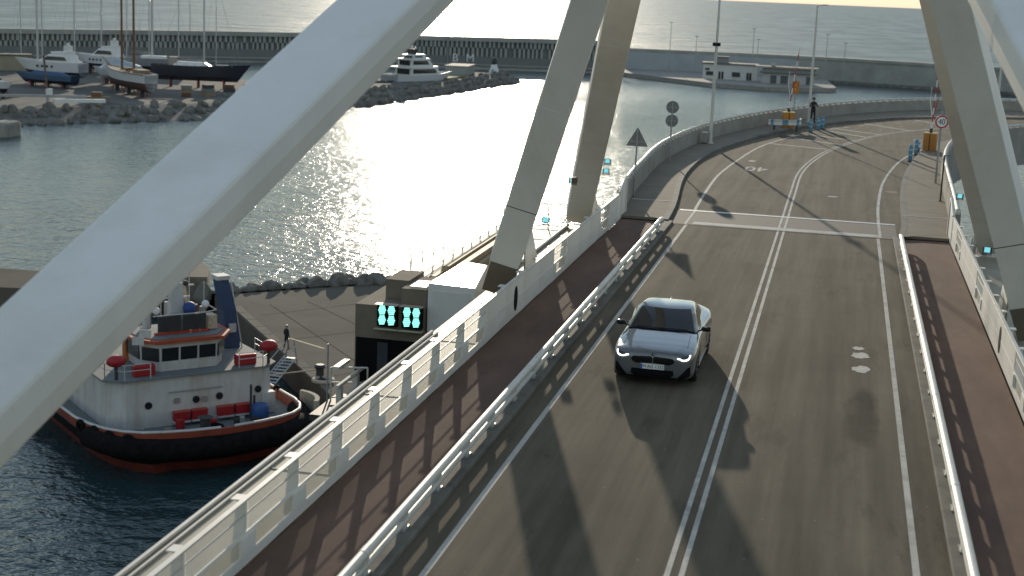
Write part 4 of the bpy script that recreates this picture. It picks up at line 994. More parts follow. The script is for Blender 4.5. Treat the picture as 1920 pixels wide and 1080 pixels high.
# yellow-orange signal board on a pole
t = thing('orange_signal_board', 'orange rectangular signal board on a grey post beside the raised barrier', 'road sign', (-1.40, 104.2, .13))
MB().tube([(0, 0, 0), (0, 0, 3.0)], .04, 8).build('post', galv, t, True)
pl = MB().box(-.24, .24, -.07, -.045, 2.05, 2.9).build('board', orange, t); MB().ball((-.02, -.08, 2.62), .07, 6, (1, .3, 1)).build('lamp', mat('amber_lens', (.7, .35, .03), .3), pl); MB().ball((-.02, -.08, 2.34), .07, 6, (1, .3, 1)).build('lamp', MATS['amber_lens'], pl)

# ---- people: one skinned body each
def person(label, loc, rz, H_, cloth, hair_c, legs_apart=.11, arm_pose='chest', cap=None):
    t = thing('person', label, 'person', loc, rz)
    k = H_/1.75; V = []; E_ = []; Rd = []
    def add(p, r, par=None):
        V.append(Vector(p)*k); Rd.append(r*k)
        if par is not None: E_.append((par, len(V)-1))
        return len(V)-1
    pel = add((0, 0, .95), .145); wa = add((0, .0, 1.10), .135, pel); ch = add((0, -.01, 1.30), .155, wa); nk0 = add((0, 0, 1.45), .09, ch); nk = add((0, -.01, 1.52), .055, nk0); hd = add((0, -.02, 1.60), .085, nk); hd2 = add((0, -.01, 1.68), .09, hd); add((0, 0, 1.74), .06, hd2)
    for s_ in (-1, 1):
        hp = add((s_*.09, 0, .90), .10, pel); kn = add((s_*(.09+legs_apart*.5), -.02, .50), .065, hp); an = add((s_*(.09+legs_apart), .02, .09), .045, kn); add((s_*(.10+legs_apart), -.06, .05), .042, an); add((s_*(.11+legs_apart), -.16, .04), .035, len(V)-1)
        sh = add((s_*.19, 0, 1.40), .065, nk0)
        if arm_pose == 'chest':
            el = add((s_*.30, -.04, 1.14), .048, sh); wr = add((s_*.12, -.22, 1.22), .034, el); pm_ = add((s_*.06, -.26, 1.25), .030, wr); base = Vector((s_*.04, -.28, 1.27)); fd = Vector((-s_*.04, -.03, .04))
        else:
            el = add((s_*.26, .02, 1.13), .048, sh); wr = add((s_*.25, -.08, .90), .034, el); pm_ = add((s_*.25, -.10, .83), .030, wr); base = Vector((s_*.25, -.11, .80)); fd = Vector((0, -.02, -.06))
        for f_ in range(4):
            o_ = Vector((0, (f_-1.5)*.020, 0)); a = add(base+o_, .009, pm_); add(base+o_+fd*(1-.12*abs(f_-1.2)), .008, a)
        a = add(base+Vector((s_*-.02, -.035, .0)), .010, pm_); add(base+Vector((s_*-.03, -.055, .01))+fd*.4, .008, a)
    me = bpy.data.meshes.new('body'); me.from_pydata(V, E_, []); o = bpy.data.objects.new('body', me); COL.objects.link(o); o.parent = t
    m = o.modifiers.new('skin', 'SKIN'); m.use_smooth_shade = True
    for i, sv in enumerate(me.skin_vertices[0].data): sv.radius = (Rd[i], Rd[i]); sv.use_root = (i == 0)
    s_ = o.modifiers.new('sub', 'SUBSURF'); s_.levels = s_.render_levels = 1
    bpy.context.view_layer.update(); dg = bpy.context.evaluated_depsgraph_get(); me2 = bpy.data.meshes.new_from_object(o.evaluated_get(dg)); o.modifiers.clear(); o.data = me2
    skin = mat('skin', (.35, .2, .14), .6); me2.materials.clear()
    for mm in (cloth, skin, black): me2.materials.append(mm)
    for p in me2.polygons:
        z = p.center.z/k; ax = abs(p.center.x/k); p.use_smooth = True
        hand = (arm_pose == 'chest' and p.center.y/k < -.235 and 1.1 < z < 1.4) or (arm_pose != 'chest' and z < .87 and ax > .22 and z > .6)
        p.material_index = 1 if (z > 1.50 or hand) else (2 if z < .08 else 0)
    MB().ball((0, .012*k, 1.695*k), .105*k, 8, (1, 1.05, .75)).build('hair', hair_c, t, True)
    for s__ in (-1, 1): MB().ball((s__*.03*k, -.098*k, 1.645*k), .012*k, 5).build('eye', black, t)
    MB().ball((0, -.112*k, 1.61*k), .016*k, 5, (.8, 1, 1.4)).build('nose', skin, t); MB().box(-.025*k, .025*k, -.107*k, -.095*k, 1.565*k, 1.575*k).build('mouth', redm, t)
    if cap: MB().lathe((0, 0, 1.69*k), [(.115*k, 0), (.115*k, .03*k), (.08*k, .08*k), (.02*k, .1*k)], 10).build('cap', cap, t)
    return t
darkc = mat('dark_clothing', (.018, .020, .022), .85, var=.2, scale=6)
person('person in dark clothes standing by the far parapet beside the lamp post', (-.13, 105.6, .13), .5, 1.74, darkc, black, .07, 'chest')
person('person in dark work clothes and white helmet standing on the quay next to the tug', (-39.2, 107.0, -20), 2.6, 1.92, mat('dark_navy_workwear', (.02, .022, .03), .85, var=.2, scale=6), black, .16, 'down', whitep)
# ================================================================== tug
def hull_rings(st):
    """st: (y, half breadth at rail, z rail, half at waterline, z keel)"""
    rr = []
    for y, hb, zr, hw, zk in st:
        rr.append([(0, y, zk), (hw*.6, y, zk+.15), (hw, y, -.1), (hw+(hb-hw)*.5, y, zr*.5), (hb, y, zr), (-hb, y, zr), (-(hw+(hb-hw)*.5), y, zr*.5), (-hw, y, -.1), (-hw*.6, y, zk+.15)])
    return rr
def tug():
    h = Vector((.72, -.69, 0)).normalized(); rz = math.atan2(h.y, h.x)-math.pi/2      # local +y = bow
    t = thing('tug_boat', 'red and black harbour tug with white deckhouse moored bow-on at the quay', 'tug boat', (-34.0, 83.6, -22), rz); t.scale = (-.95, .95, .97)
    hullc = mat('black_hull', (.008, .008, .008), .7, var=.3, scale=.6, spec=.15); oran = mat('orange_red_bulwark', (.26, .055, .03), .6, var=.25, scale=.8, dirt=(.12, .04, .03, .7)); boot = mat('dark_red_boot', (.11, .02, .012), .6, var=.3, scale=.8)
    rub = mat('black_fender_rubber', (.010, .010, .010), .9, var=.5, scale=2, spec=.1); deckm = mat('grey_green_deck', (.17, .19, .19), .8, var=.15, scale=1)
    wht = mat('tug_white', (.56, .57, .56), .5, var=.08, scale=1, dirt=(.34, .27, .2, .7), stretch=(1.6, 1.6, .4))
    ts = [0, .25, .7, 1.4, 2.4, 3.8, 5.5, 8, 12, 18, 24, 28, 30]
    hb = [.6, 2.7, 4.2, 5.4, 6.4, 7.1, 7.5, 7.75, 7.8, 7.8, 7.6, 7.1, 6.2]
    def plan(k, grow=0.0, back=0.0): return [(x+grow if True else x, -t_-back) for t_, x in zip(ts, [max(.05, v*k) for v in hb])]
    def loop(grow, z):            # full outline at height z, grown outward
        P = []
        for i, (t_, x) in enumerate(zip(ts, hb)):
            P.append((max(.02, x+grow), -t_+(grow if i < 3 else 0), z if not callable(z) else z(t_)))
        return P+[(-x, y, zz) for x, y, zz in reversed(P)]
    sheer = lambda t_: 2.85-.55*min(1, t_/9)
    # hull shells stacked by colour: boot top, black side, orange bulwark
    MB().ring([loop(-2.6, -2.4), loop(-1.1, -.4), loop(-.65, .62)]).build('boot_top', boot, t, True)
    MB().ring([loop(-.65, .62), loop(-.35, 1.05), loop(-.12, 1.75)], cap=False).build('hull_side', hullc, t, True)
    MB().ring([loop(-.12, 1.75), loop(-.02, 2.2), loop(0, sheer), loop(-.22, sheer), loop(-.30, 1.75)], cap=False).build('bulwark', oran, t, 35)
    P = loop(-.1, 1.72); MB().add(P, [tuple(range(len(P)))]).build('deck', deckm, t)
    rail = loop(-.11, lambda t_: sheer(t_)+.05); MB().tube(rail[:10], .10, 6).build('rail_cap', wht, t, True); MB().tube(rail[-10:], .10, 6).build('rail_cap', wht, t, True)
    # bow fender: thick black roll with ribs
    fd = []
    for i in range(9):
        fd.append(None)
    P = loop(.05, 1.75); half = P[:7]; F = [(-x, y, z) for x, y, z in reversed(half)]+half
    F = sorted(F, key=lambda p: p[0]); MB().tube(F, .72, 10).build('bow_fender', rub, t, True)
    # pale ribbed fender block on the quay-side shoulder
    fb = thing.__class__ and None
    for i in range(12):
        a = -.5+i*.11; cx, cy = 5.9, -4.6; r_ = 2.55
        x, y = cx+r_*math.cos(a), cy+r_*math.sin(a)
        MB().box(x-.16, x+.16, y-.11, y+.11, .9, 3.0, a).build('fender_rib', mat('worn_pale_rubber', (.42, .38, .3), .8, var=.2, scale=2), t)
    # tyres hung on the other shoulder
    tm = MB().ring([[((.42+.16*math.cos(b_))*math.cos(a), .16*math.sin(b_), (.42+.16*math.cos(b_))*math.sin(a)) for b_ in [2*math.pi*k/8 for k in range(8)]] for a in [2*math.pi*j/16 for j in range(17)]], cap=False).mesh('hung_tyre', rub, True)
    for x, y, rz_ in ((-6.1, -2.0, 1.0), (-6.9, -3.3, 1.2), (-7.4, -4.8, 1.35), (-7.75, -6.6, 1.5), (7.65, -9, 1.55), (7.9, -13, 1.57)): obj_from('hung_tyre', tm, t, (x, y, 2.1), (0, 0, rz_-math.pi/2+math.pi/2))
    # deckhouse
    DZ = 1.74; yf = -5.6
    dk = MB(); out = [(-6.0, yf-.9), (-5.0, yf), (5.0, yf), (6.0, yf-.9), (6.0, yf-14), (-6.0, yf-14)]
    dh = MB().ring([[(x, y, DZ) for x, y in out], [(x*.985, y+(-.12 if y > yf-2 else 0), DZ+3.3) for x, y in out]]).build('deckhouse', wht, t)
    MB().prism([(x*1.05, y+.12 if y > yf-2 else y) for x, y in out], DZ+3.3, DZ+3.42).build('boat_deck', deckm, t)
    for x, z in ((-3.4, 1.55), (.0, 1.6), (1.7, 1.65), (4.6, 1.8)):
        n = 14; q = MB().ring([[(x+r_*math.cos(2*math.pi*k/n), yf+dy, DZ+z+r_*math.sin(2*math.pi*k/n)) for k in range(n)] for r_, dy in ((.25, -.05), (.25, .03), (.17, .035))]); q.build('porthole', win_m, dh)
    MB().box(-1.6, -1.2, yf+.0, yf+.06, DZ+1.5, DZ+1.85).build('vent_box', galv, dh); MB().box(.4, .8, yf+0, yf+.06, DZ+1.4, DZ+1.75).build('vent_box', galv, dh); MB().tube([(-2.0, yf+.05, DZ+2.3), (1.9, yf+.05, DZ+2.3)], .04, 6).build('pipe', galv, dh)
    redb = mat('red_locker', (.36, .015, .02), .5, var=.1)
    for x in (-1.75, -.45, 1.45, 2.75):
        b_ = MB().box(x, x+1.1, yf+.05, yf+.5, DZ+.35, DZ+.95).build('hose_locker', redb, t, bevel=.03); MB().box(x-.03, x+1.13, yf+.04, yf+.55, DZ+.955, DZ+1.0).build('locker_lid', mat('red_lid', (.45, .05, .04), .5), b_); MB().box(x-.04, x+1.14, yf+.04, yf+.56, DZ+.24, DZ+.345).build('locker_shelf', wht, b_)
    # towing winch, barrel, crates on the foredeck
    MB().lathe((4.3, yf+1.0, DZ), [(.55, 0), (.62, .1), (.62, .9), (.55, 1.0)], 14).build('blue_drum', mat('blue_drum', (.03, .10, .30), .5), t, True)
    MB().tube([(3.7, yf+.8, DZ), (3.7, yf+.8, DZ+2.4)], .09, 8).build('bitt_post', dark, t); MB().tube([(4.0, yf+.7, DZ), (4.0, yf+.7, DZ+1.6)], .09, 8).build('bitt_post', dark, t)
    MB().box(4.9, 5.9, yf-.6, yf+.1, DZ, DZ+1.5).build('deck_box', wht, t, bevel=.05)
    q = MB().ring([[((.55+.13*math.cos(b_))*math.cos(a)+.5, (.55+.13*math.cos(b_))*math.sin(a)+yf+2.0, DZ+.14+.13*math.sin(b_)) for b_ in [2*math.pi*k/8 for k in range(8)]] for a in [2*math.pi*j/18 for j in range(19)]], cap=False); q.build('rope_coil', rub, t, True)
    MB().lathe((-.8, yf+3.6, DZ), [(.5, 0), (.5, .5), (.35, .6), (.35, 1.3), (.55, 1.4)], 12).build('capstan', dark, t, True)
    rn_ = random.Random(2)
    for k in range(9):
        x = rn_.uniform(-4.6, 4.6); y = yf+rn_.uniform(.9, 2.6); s1 = rn_.uniform(.15, .4)
        MB().box(x-s1, x+s1, y-s1*.7, y+s1*.7, DZ, DZ+rn_.uniform(.25, .7), rn_.uniform(0, 2)).build('deck_gear', [galv, dark, redb, MATS['pale_coping']][k % 4], t, bevel=.03)
    # boat deck rails
    Z2 = DZ+3.42
    def rail_line(P, parent, hgt=1.0):
        for fr in (1, .6): MB().tube([Vector(p)+Vector((0, 0, hgt*fr)) for p in P], .03, 5).build('rail', wht, parent)
        for p in P: MB().tube([p, Vector(p)+Vector((0, 0, hgt))], .035, 5).build('stanchion', wht, parent)
    rail_line([(-6.0, yf-1.2, Z2), (-5.0, yf-.1, Z2), (-3.2, yf-.1, Z2)], t); rail_line([(3.2, yf-.1, Z2), (5.0, yf-.1, Z2), (6.0, yf-1.2, Z2), (6.1, yf-4, Z2)], t); rail_line([(-6.1, yf-4, Z2), (-6.0, yf-1.2, Z2)], t)
    for x, y in ((-5.4, yf-.6), (5.6, yf-.5)):
        p = MB().tube([(x, y, Z2), (x, y, Z2+.9)], .12, 8).build('monitor_post', dark, t); MB().ball((x, y, Z2+1.25), .55, 10, (1.25, .9, .75)).build('fire_monitor', redb, p, True)
    for x in (-3.4, 4.0): MB().box(x-.75, x+.75, yf-1.2, yf-.6, Z2, Z2+.75).build('raft_case', redb, t, bevel=.08)
    # wheelhouse
    wf = yf-1.3; WZ = Z2-.75; o2 = [(-2.1, wf), (2.1, wf), (3.05, wf-1.2), (3.05, wf-4.4), (-3.05, wf-4.4), (-3.05, wf-1.2)]
    wh = MB().ring([[(x*.94, y-.1, WZ) for x, y in o2], [(x, y, WZ+2.7) for x, y in o2]]).build('wheelhouse', wht, t)
    def wquad(x0, x1, z0, z1, name='wheelhouse_window'):
        yy = lambda z: wf-.1+.1*(z-WZ)/2.7
        MB().ring([[(x0, yy(z0)+.035, z0), (x1, yy(z0)+.035, z0), (x1, yy(z1)+.035, z1), (x0, yy(z1)+.035, z1)], [(x0, yy(z0)-.02, z0), (x1, yy(z0)-.02, z0), (x1, yy(z1)-.02, z1), (x0, yy(z1)-.02, z1)]]).build(name, win_m, wh)
    for x0, x1 in ((-1.95, -.75), (-.6, .6), (.75, 1.95)): wquad(x0, x1, WZ+1.45, WZ+2.35)
    for sg in (-1, 1):
        a = Vector((sg*2.15, wf-.06, WZ+1.45)); b_ = Vector((sg*2.95, wf-1.08, WZ+1.45)); u = Vector((0, 0, .9)); nn = Vector((sg*.77, .62, 0))*.06
        MB().ring([[a+nn, b_+nn, b_+u+nn*1.4, a+u+nn*1.4], [a-nn*.5, b_-nn*.5, b_+u-nn*.5, a+u-nn*.5]]).build('wheelhouse_window', win_m, wh)
        MB().box(min(sg*3.0, sg*3.08), max(sg*3.0, sg*3.08), wf-3.9, wf-1.5, WZ+1.4, WZ+2.35).build('wheelhouse_window', win_m, wh)
    rf = MB().prism([(x*1.16, y+(.35 if y > wf-1 else 0)) for x, y in o2], WZ+2.7, WZ+2.92).build('wheelhouse_roof', mat('orange_roof', (.36, .07, .03), .6, var=.2, scale=1), t)
    MB().prism([(x*1.02, y-.2) for x, y in o2], WZ+2.922, WZ+2.97).build('roof_deck', deckm, rf)
    # louvred screens, top rails, mast and gear
    lou = mat('dark_louvre', (.05, .058, .065), .5)
    for x0 in (-1.75, .08):
        pn = MB().box(x0, x0+1.68, wf-1.35, wf-1.28, WZ+3.15, WZ+4.25).build('louvre_screen', lou, t)
        for k in range(7): MB().box(x0+.04, x0+1.64, wf-1.275, wf-1.22, WZ+3.22+k*.145, WZ+3.28+k*.145).build('louvre_blade', dark, pn)
    MB().box(-2.0, 2.0, wf-1.40, wf-1.2, WZ+3.0, WZ+3.13).build('red_band', mat('bright_red_band', (.45, .04, .015), .5), t)
    MB().tube([(-2.1, wf-1.3, WZ+4.3), (1.9, wf-1.3, WZ+4.3), (2.9, wf-2.2, WZ+4.2), (3.0, wf-4, WZ+4.2)], .045, 6).build('top_rail', wht, t)
    MB().box(2.0, 2.7, wf-2.4, wf-1.5, WZ+3.0, WZ+4.0).build('searchlight_box', mat('cream_gear', (.5, .42, .3), .5, var=.4, scale=5), t, bevel=.05)
    ms = MB().ring([[(-.55, wf-2.9, WZ+2.9), (.55, wf-2.9, WZ+2.9), (.55, wf-2.1, WZ+2.9), (-.55, wf-2.1, WZ+2.9)], [(-.4, wf-2.8, WZ+6.3), (.4, wf-2.8, WZ+6.3), (.4, wf-2.2, WZ+6.3), (-.4, wf-2.2, WZ+6.3)]]).build('mast', wht, t)
    for z, l_ in ((5.2, 1.0), (6.0, 1.3), (6.6, .8)): MB().box(-l_, l_, wf-2.5, wf-2.35, WZ+z, WZ+z+.1).build('mast_yard', wht, ms)
    MB().tube([(.1, wf-2.5, WZ+6.3), (.1, wf-2.5, WZ+8)], .05, 5).build('aerial', wht, ms); MB().ball((.7, wf-2.4, WZ+6.2), .22, 6).build('radar_ball', dark, ms)
    MB().ball((.75, wf-1.8, WZ+4.55), .48, 8).build('blue_cover', mat('blue_cover', (.02, .06, .22), .6), t, True)
    for x, z in ((-2.3, 4.6), (2.0, 4.7), (-1.6, 4.5)): MB().ball((x, wf-2.0, WZ+z), .28, 7).build('satellite_dome', whitep, t, True)
    MB().tube([(1.8, wf-4, WZ+2.9), (1.2, wf-4.5, WZ+6.2)], .16, 7).build('fire_pipe', mat('cream_gear', (.5, .42, .3), .5), t); MB().ball((1.2, wf-4.5, WZ+6.4), .3, 7).build('pipe_head', MATS['cream_gear'], t)
    for k in range(10):
        x = rn_.uniform(-2.6, 2.6); y = wf-rn_.uniform(1.8, 4.2); s1 = rn_.uniform(.1, .25)
        MB().box(x-s1, x+s1, y-s1, y+s1, WZ+2.97, WZ+2.97+rn_.uniform(.6, 1.9), rn_.uniform(0, 2)).build('roof_gear', [wht, galv, oran, dark][k % 4], t, bevel=.02)
    for x in (-2.4, -.9, 1.2, 2.3): MB().tube([(x, wf-3, WZ+3), (x, wf-3, WZ+rn_.uniform(5.0, 7.5))], .035, 5).build('whip_aerial', wht, t)
    for x, z in ((-2.9, 3.05), (-3.4, 2.6)): MB().box(x-.4, x+.4, wf-.7, wf-.6, WZ+z, WZ+z+.55, .5).build('lamp_panel', wht, t)
    # funnels
    fm = mat('navy_funnel', (.022, .05, .12), .5, var=.1, scale=1)
    for sg, top in ((-1, 4.6), (1, 4.9)):
        q = MB().ring([[(sg*4.5, yf-7.5, Z2), (sg*5.7, yf-7.5, Z2), (sg*5.7, yf-5.6, Z2), (sg*4.5, yf-5.6, Z2)], [(sg*4.55, yf-7.2, Z2+top*.55), (sg*5.5, yf-7.2, Z2+top*.55), (sg*5.5, yf-5.9, Z2+top*.55), (sg*4.55, yf-5.9, Z2+top*.55)], [(sg*4.2, yf-7.4, Z2+top), (sg*5.1, yf-7.4, Z2+top), (sg*5.1, yf-6.4, Z2+top), (sg*4.2, yf-6.4, Z2+top)]]).build('funnel', fm, t, bevel=.08)
        MB().box(min(sg*4.15, sg*5.15), max(sg*4.15, sg*5.15), yf-7.5, yf-6.3, Z2+top+.002, Z2+top+.3).build('funnel_cap', wht, q)
        MB().box(min(sg*4.8, sg*5.3), max(sg*4.8, sg*5.3), yf-5.75, yf-5.5, Z2+1.2, Z2+1.8).build('funnel_mark', wht, q)
        MB().tube([(sg*5.8, yf-5.6, Z2), (sg*5.2, yf-6.3, Z2+top)], .05, 5).build('funnel_ladder', wht, q)
        MB().box(min(sg*2.6, sg*3.2), max(sg*2.6, sg*3.2), yf-5.8, yf-5.2, Z2, Z2+1.6).build('vent', mat('orange_vent', (.5, .15, .04), .5), t, bevel=.05)
    return t
tug()
# gear on the quay
t = thing('mooring_bollard', 'dark mooring bollard with pale coiled rope on the quay edge by the tug bow', 'bollard', (-33.6, 99.2, -20))
MB().lathe((0, 0, 0), [(.5, 0), (.5, .15), (.3, .3), (.28, .8), (.45, 1.0), (.3, 1.15)], 12).build('bollard', dark, t, True)
MB().ring([[((.7+.16*math.cos(b_))*math.cos(a)+.5, (.7+.16*math.cos(b_))*math.sin(a)-.7, .2+.16*math.sin(b_)) for b_ in [2*math.pi*k/8 for k in range(8)]] for a in [2*math.pi*j/18 for j in range(19)]], cap=False).build('rope_coil', mat('pale_rope', (.5, .45, .35), .8), t, True)
t = thing('gangway', 'thin pale gangway frame leaning from the quay toward the tug', 'gangway', (-37.2, 101.2, -20))
for x in (-.5, .5): MB().tube([(x, -3.0, -.4), (x, 1.6, .6)], .06, 6).build('side_beam', galv, t); MB().tube([(x, -3.0, .6), (x, 1.6, 1.6)], .04, 6).build('hand_rail', galv, t); MB().tube([(x, 1.6, 0), (x*.4, 1.6, 1.9)], .05, 6).build('leg', galv, t)
for k in range(9): MB().box(-.48, .48, -2.9+k*.5, -2.55+k*.5, -.36+k*.11, -.33+k*.11).build('tread', galv, t)
tag(MB().tube([(-38.5, 94.8, -18.9), (-36.6, 97.0, -19.4), (-33.8, 98.9, -19.2)], .05, 6).build('mooring_rope', MATS['pale_rope']), 'pale mooring rope running from the tug to the quay bollard', 'rope')

# ================================================================== marina boats
def simple_hull(t, L_, B_, D_, m_side, m_bottom, m_deck, split=.45, rake=.12, transom=.75, draft=1.0):
    """hull along +x (bow at +x), keel at z=0, rail at z=D_"""
    N_ = 14; st = []
    for i in range(N_+1):
        s_ = i/N_; x = -L_/2+L_*s_
        hb = B_/2*(transom+(1-transom)*min(1, s_/.4)) if s_ < .4 else B_/2*(1-((s_-.4)/.6)**2.4)
        st.append((x, max(.05, hb), s_))
    sheer = lambda s_: D_*(1+.18*max(0, (s_-.4)/.6)**2+.05*max(0, (.3-s_)/.3))
    def row(k, z): return [(x+rake*L_*.5*max(0, s_-.7)/.3*(z-.5), hb*k, sheer(s_)*z) for x, hb, s_ in st]
    def band(rows, name, m):
        q = MB()
        rr = [[*r_]+[(x, -y, z) for x, y, z in reversed(r_)] for r_ in rows]
        q.ring(rr, cap=False); return q.build(name, m, t, 50)
    band([row(.10, 0.0), row(.62, .14), row(.86, .30), row(.93, split)], 'bottom', m_bottom)
    band([row(.93, split), row(.985, .75), row(1.0, 1.0), row(.96, 1.0), row(.95, .93)], 'topside', m_side)
    q = MB(); r_ = row(.96, .93); q.strip(r_, [(x, -y, z) for x, y, z in r_]); q.build('deck', m_deck, t)
    a = st[0]; tr = [(row(k, z)[0]) for k, z in ((.10, 0.0), (.62, .14), (.86, .30), (.93, split), (.985, .75), (1.0, 1.0))]
    MB().add(tr+[(x, -y, z) for x, y, z in reversed(tr)], [tuple(range(12))]).build('transom', m_side, t)
def yard_stand(t, L_, h_):
    for x in (-L_*.3, 0, L_*.28):
        for sg in (-1, 1): MB().tube([(x, sg*1.4, -h_), (x, sg*.9, .5)], .12, 5).build('stand_leg', redm, t)
        MB().box(x-.3, x+.3, -.4, .4, -h_, .06).build('keel_block', dark, t)
wood = mat('varnished_mast', (.16, .075, .03), .5, var=.2, scale=1, stretch=(1, 1, .2)); alu = mat('pale_aluminium_mast', (.5, .5, .49), .45, .1)
hw = mat('hull_white', (.58, .59, .60), .35, var=.05); hn = mat('hull_navy', (.018, .022, .035), .35); hbr = mat('antifoul_brown', (.07, .035, .03), .7, var=.2); teak = mat('teak_deck', (.24, .16, .09), .7, var=.15); hred = mat('antifoul_dark', (.045, .03, .03), .7, var=.2)
def sail_rig(t, x, h_, z0, m, sp=(.45, .68), boom=0.0, r0=.18):
    ms = MB().tube([(x, 0, z0), (x, 0, z0+h_*.5), (x, 0, z0+h_)], [r0, r0*.9, r0*.45], 7).build('mast', m, t, True)
    for s_ in sp: MB().tube([(x, -1.5, z0+h_*s_), (x, 0, z0+h_*s_+.15), (x, 1.5, z0+h_*s_)], .05, 4).build('spreader', m, ms)
    for sg in (-1, 1): MB().tube([(x, sg*1.6, z0), (x, sg*1.4, z0+h_*.5), (x, 0, z0+h_*.97)], .02, 3).build('shroud', galv, ms)
    if boom:
        b_ = MB().tube([(x, 0, z0+1.6), (x-boom, 0, z0+1.5)], .12, 6).build('boom', m, t); MB().tube([(x-.4, 0, z0+1.85), (x-boom+.4, 0, z0+1.7)], [.2, .3], 6).build('furled_sail', mat('grey_sail_cover', (.16, .17, .18), .8), b_)
def stays(t, xa, x, h_, z0, xb):
    MB().tube([(xa, 0, z0), (x, 0, z0+h_)], .025, 3).build('stay', galv, t); MB().tube([(xb, 0, z0), (x, 0, z0+h_)], .025, 3).build('stay', galv, t)
def place(name, label, x, y, z, ang): return thing(name, label, 'boat', (x, y, z), R(ang), 'boats in the marina yard')
# two-masted wooden schooner on the hard
t = place('schooner', 'white hulled wooden schooner with two brown masts standing on the boatyard', -167, 333, -18.6, 134)
simple_hull(t, 34, 6.6, 4.2, hw, hbr, teak, .5, .25, .5); yard_stand(t, 34, 1.4)
sail_rig(t, 5.5, 36, 3.6, wood, (.52, .53), 0, .30); sail_rig(t, -4.0, 35, 3.6, wood, (.52, .53), 0, .30)
MB().box(-12, -7, -1.4, 1.4, 4.0, 5.0).build('deckhouse', teak, t); MB().box(-.6, 1.6, -.9, .9, 4.1, 4.8).build('skylight', wood, t); MB().tube([(16.5, 0, 4.9), (22, 0, 6.2)], .14, 6).build('bowsprit', wood, t)
q = MB(); q.tube([(-16.5, 1.9, 4.2), (-6, 3.35, 4.05), (4, 3.1, 4.15), (12, 1.9, 4.5)], .12, 5); q.build('rubbing_strake', wood, t)
# dark sailing yacht
t = place('sailing_yacht', 'long dark hulled sailing yacht with white coachroof behind the boulder slope', -163, 364, -18.2, 12)
simple_hull(t, 24, 5.2, 3.9, hn, hn, mat('pale_deck', (.42, .4, .36), .7), .3, .3, .7); yard_stand(t, 24, 1.8)
sail_rig(t, 1.5, 31, 3.8, alu, (.42, .7), 8.5, .2); stays(t, 11.5, 1.5, 31, 3.9, -11.5)
MB().ring([[(-6.5, -1.6, 3.7), (3.5, -1.5, 3.7), (3.5, 1.5, 3.7), (-6.5, 1.6, 3.7)], [(-5.5, -1.1, 4.9), (1.8, -.9, 4.8), (1.8, .9, 4.8), (-5.5, 1.1, 4.9)]]).build('coachroof', whitep, t); MB().box(-7.5, -5.4, -1.3, 1.3, 3.9, 6.0).build('spray_hood', mat('sun_faded_hood', (.36, .3, .28), .8), t)
for k in range(9): MB().tube([(-10+k*2.4, -2.2, 3.8), (-10+k*2.4, -2.2, 4.6)], .035, 4).build('stanchion', galv, t)
# second pale mast yacht
t = place('sailing_yacht', 'grey sailing yacht behind the schooner with the tallest pale mast', -190, 398, -18.4, 8)
simple_hull(t, 20, 4.8, 3.4, mat('hull_grey', (.2, .21, .23), .4), hn, teak, .35, .3, .7); yard_stand(t, 20, 1.6); sail_rig(t, -2.5, 42, 3.3, alu, (.40, .68), 6, .32); stays(t, 9.5, -2.5, 42, 3.4, -9.5); MB().box(-5.5, 1.5, -1.3, 1.3, 3.1, 4.2).build('coachroof', whitep, t, bevel=.2)
# motor yacht, wrapped yacht, blue work boat
def motor(t, L_, B_, D_, sup, side=hw, bot=hn, wrap=None):
    simple_hull(t, L_, B_, D_, side, bot, mat('pale_deck', (.42, .4, .36), .7), .35, .5, .9)
    b = B_/2*.8; z = D_*.95
    cb = MB().ring([[(-L_*.38, -b, z), (L_*.20, -b*.8, z), (L_*.20, b*.8, z), (-L_*.38, b, z)], [(-L_*.34, -b*.85, z+sup), (L_*.02, -b*.6, z+sup), (L_*.02, b*.6, z+sup), (-L_*.34, b*.85, z+sup)]]).build('cabin', whitep, t, bevel=.12)
    for sg in (-1, 1):
        MB().ring([[(-L_*.30, sg*b*.97, z+sup*.35), (L_*.10, sg*b*.84, z+sup*.3), (L_*.03, sg*b*.75, z+sup*.75), (-L_*.26, sg*b*.92, z+sup*.75)], [(-L_*.30, sg*(b*.97-.25), z+sup*.35), (L_*.10, sg*(b*.84-.25), z+sup*.3), (L_*.03, sg*(b*.75-.25), z+sup*.75), (-L_*.26, sg*(b*.92-.25), z+sup*.75)]]).build('cabin_window', win_m, cb)
        for k in range(4): MB().box(-L_*.1+k*L_*.08, -L_*.1+k*L_*.08+.55, sg*(B_/2*.99)-.05, sg*(B_/2*.99)+.05, D_*.62, D_*.78).build('port_light', win_m, t)
    MB().ring([[(L_*.06, -b*.62, z+sup*.45), (L_*.06, b*.62, z+sup*.45), (-L_*.02+.4, b*.5, z+sup*1.02), (-L_*.02+.4, -b*.5, z+sup*1.02)], [(L_*.16, -b*.7, z+sup*.2), (L_*.16, b*.7, z+sup*.2), (L_*.04, b*.6, z+sup*.98), (L_*.04, -b*.6, z+sup*.98)]]).build('windscreen', win_m, cb)
    fb = MB().ring([[(-L_*.32, -b*.7, z+sup+.01), (-L_*.04, -b*.55, z+sup+.01), (-L_*.04, b*.55, z+sup+.01), (-L_*.32, b*.7, z+sup+.01)], [(-L_*.32, -b*.75, z+sup+.9), (-L_*.0, -b*.5, z+sup+.6), (-L_*.0, b*.5, z+sup+.6), (-L_*.32, b*.75, z+sup+.9)]]).build('flybridge', whitep, t)
    MB().box(-L_*.28, -L_*.24, -b*.7, b*.7, z+sup+.9, z+sup+2.3).build('radar_arch', whitep, fb); MB().ball((-L_*.26, 0, z+sup+2.6), .45, 7).build('radar_dome', whitep, fb)
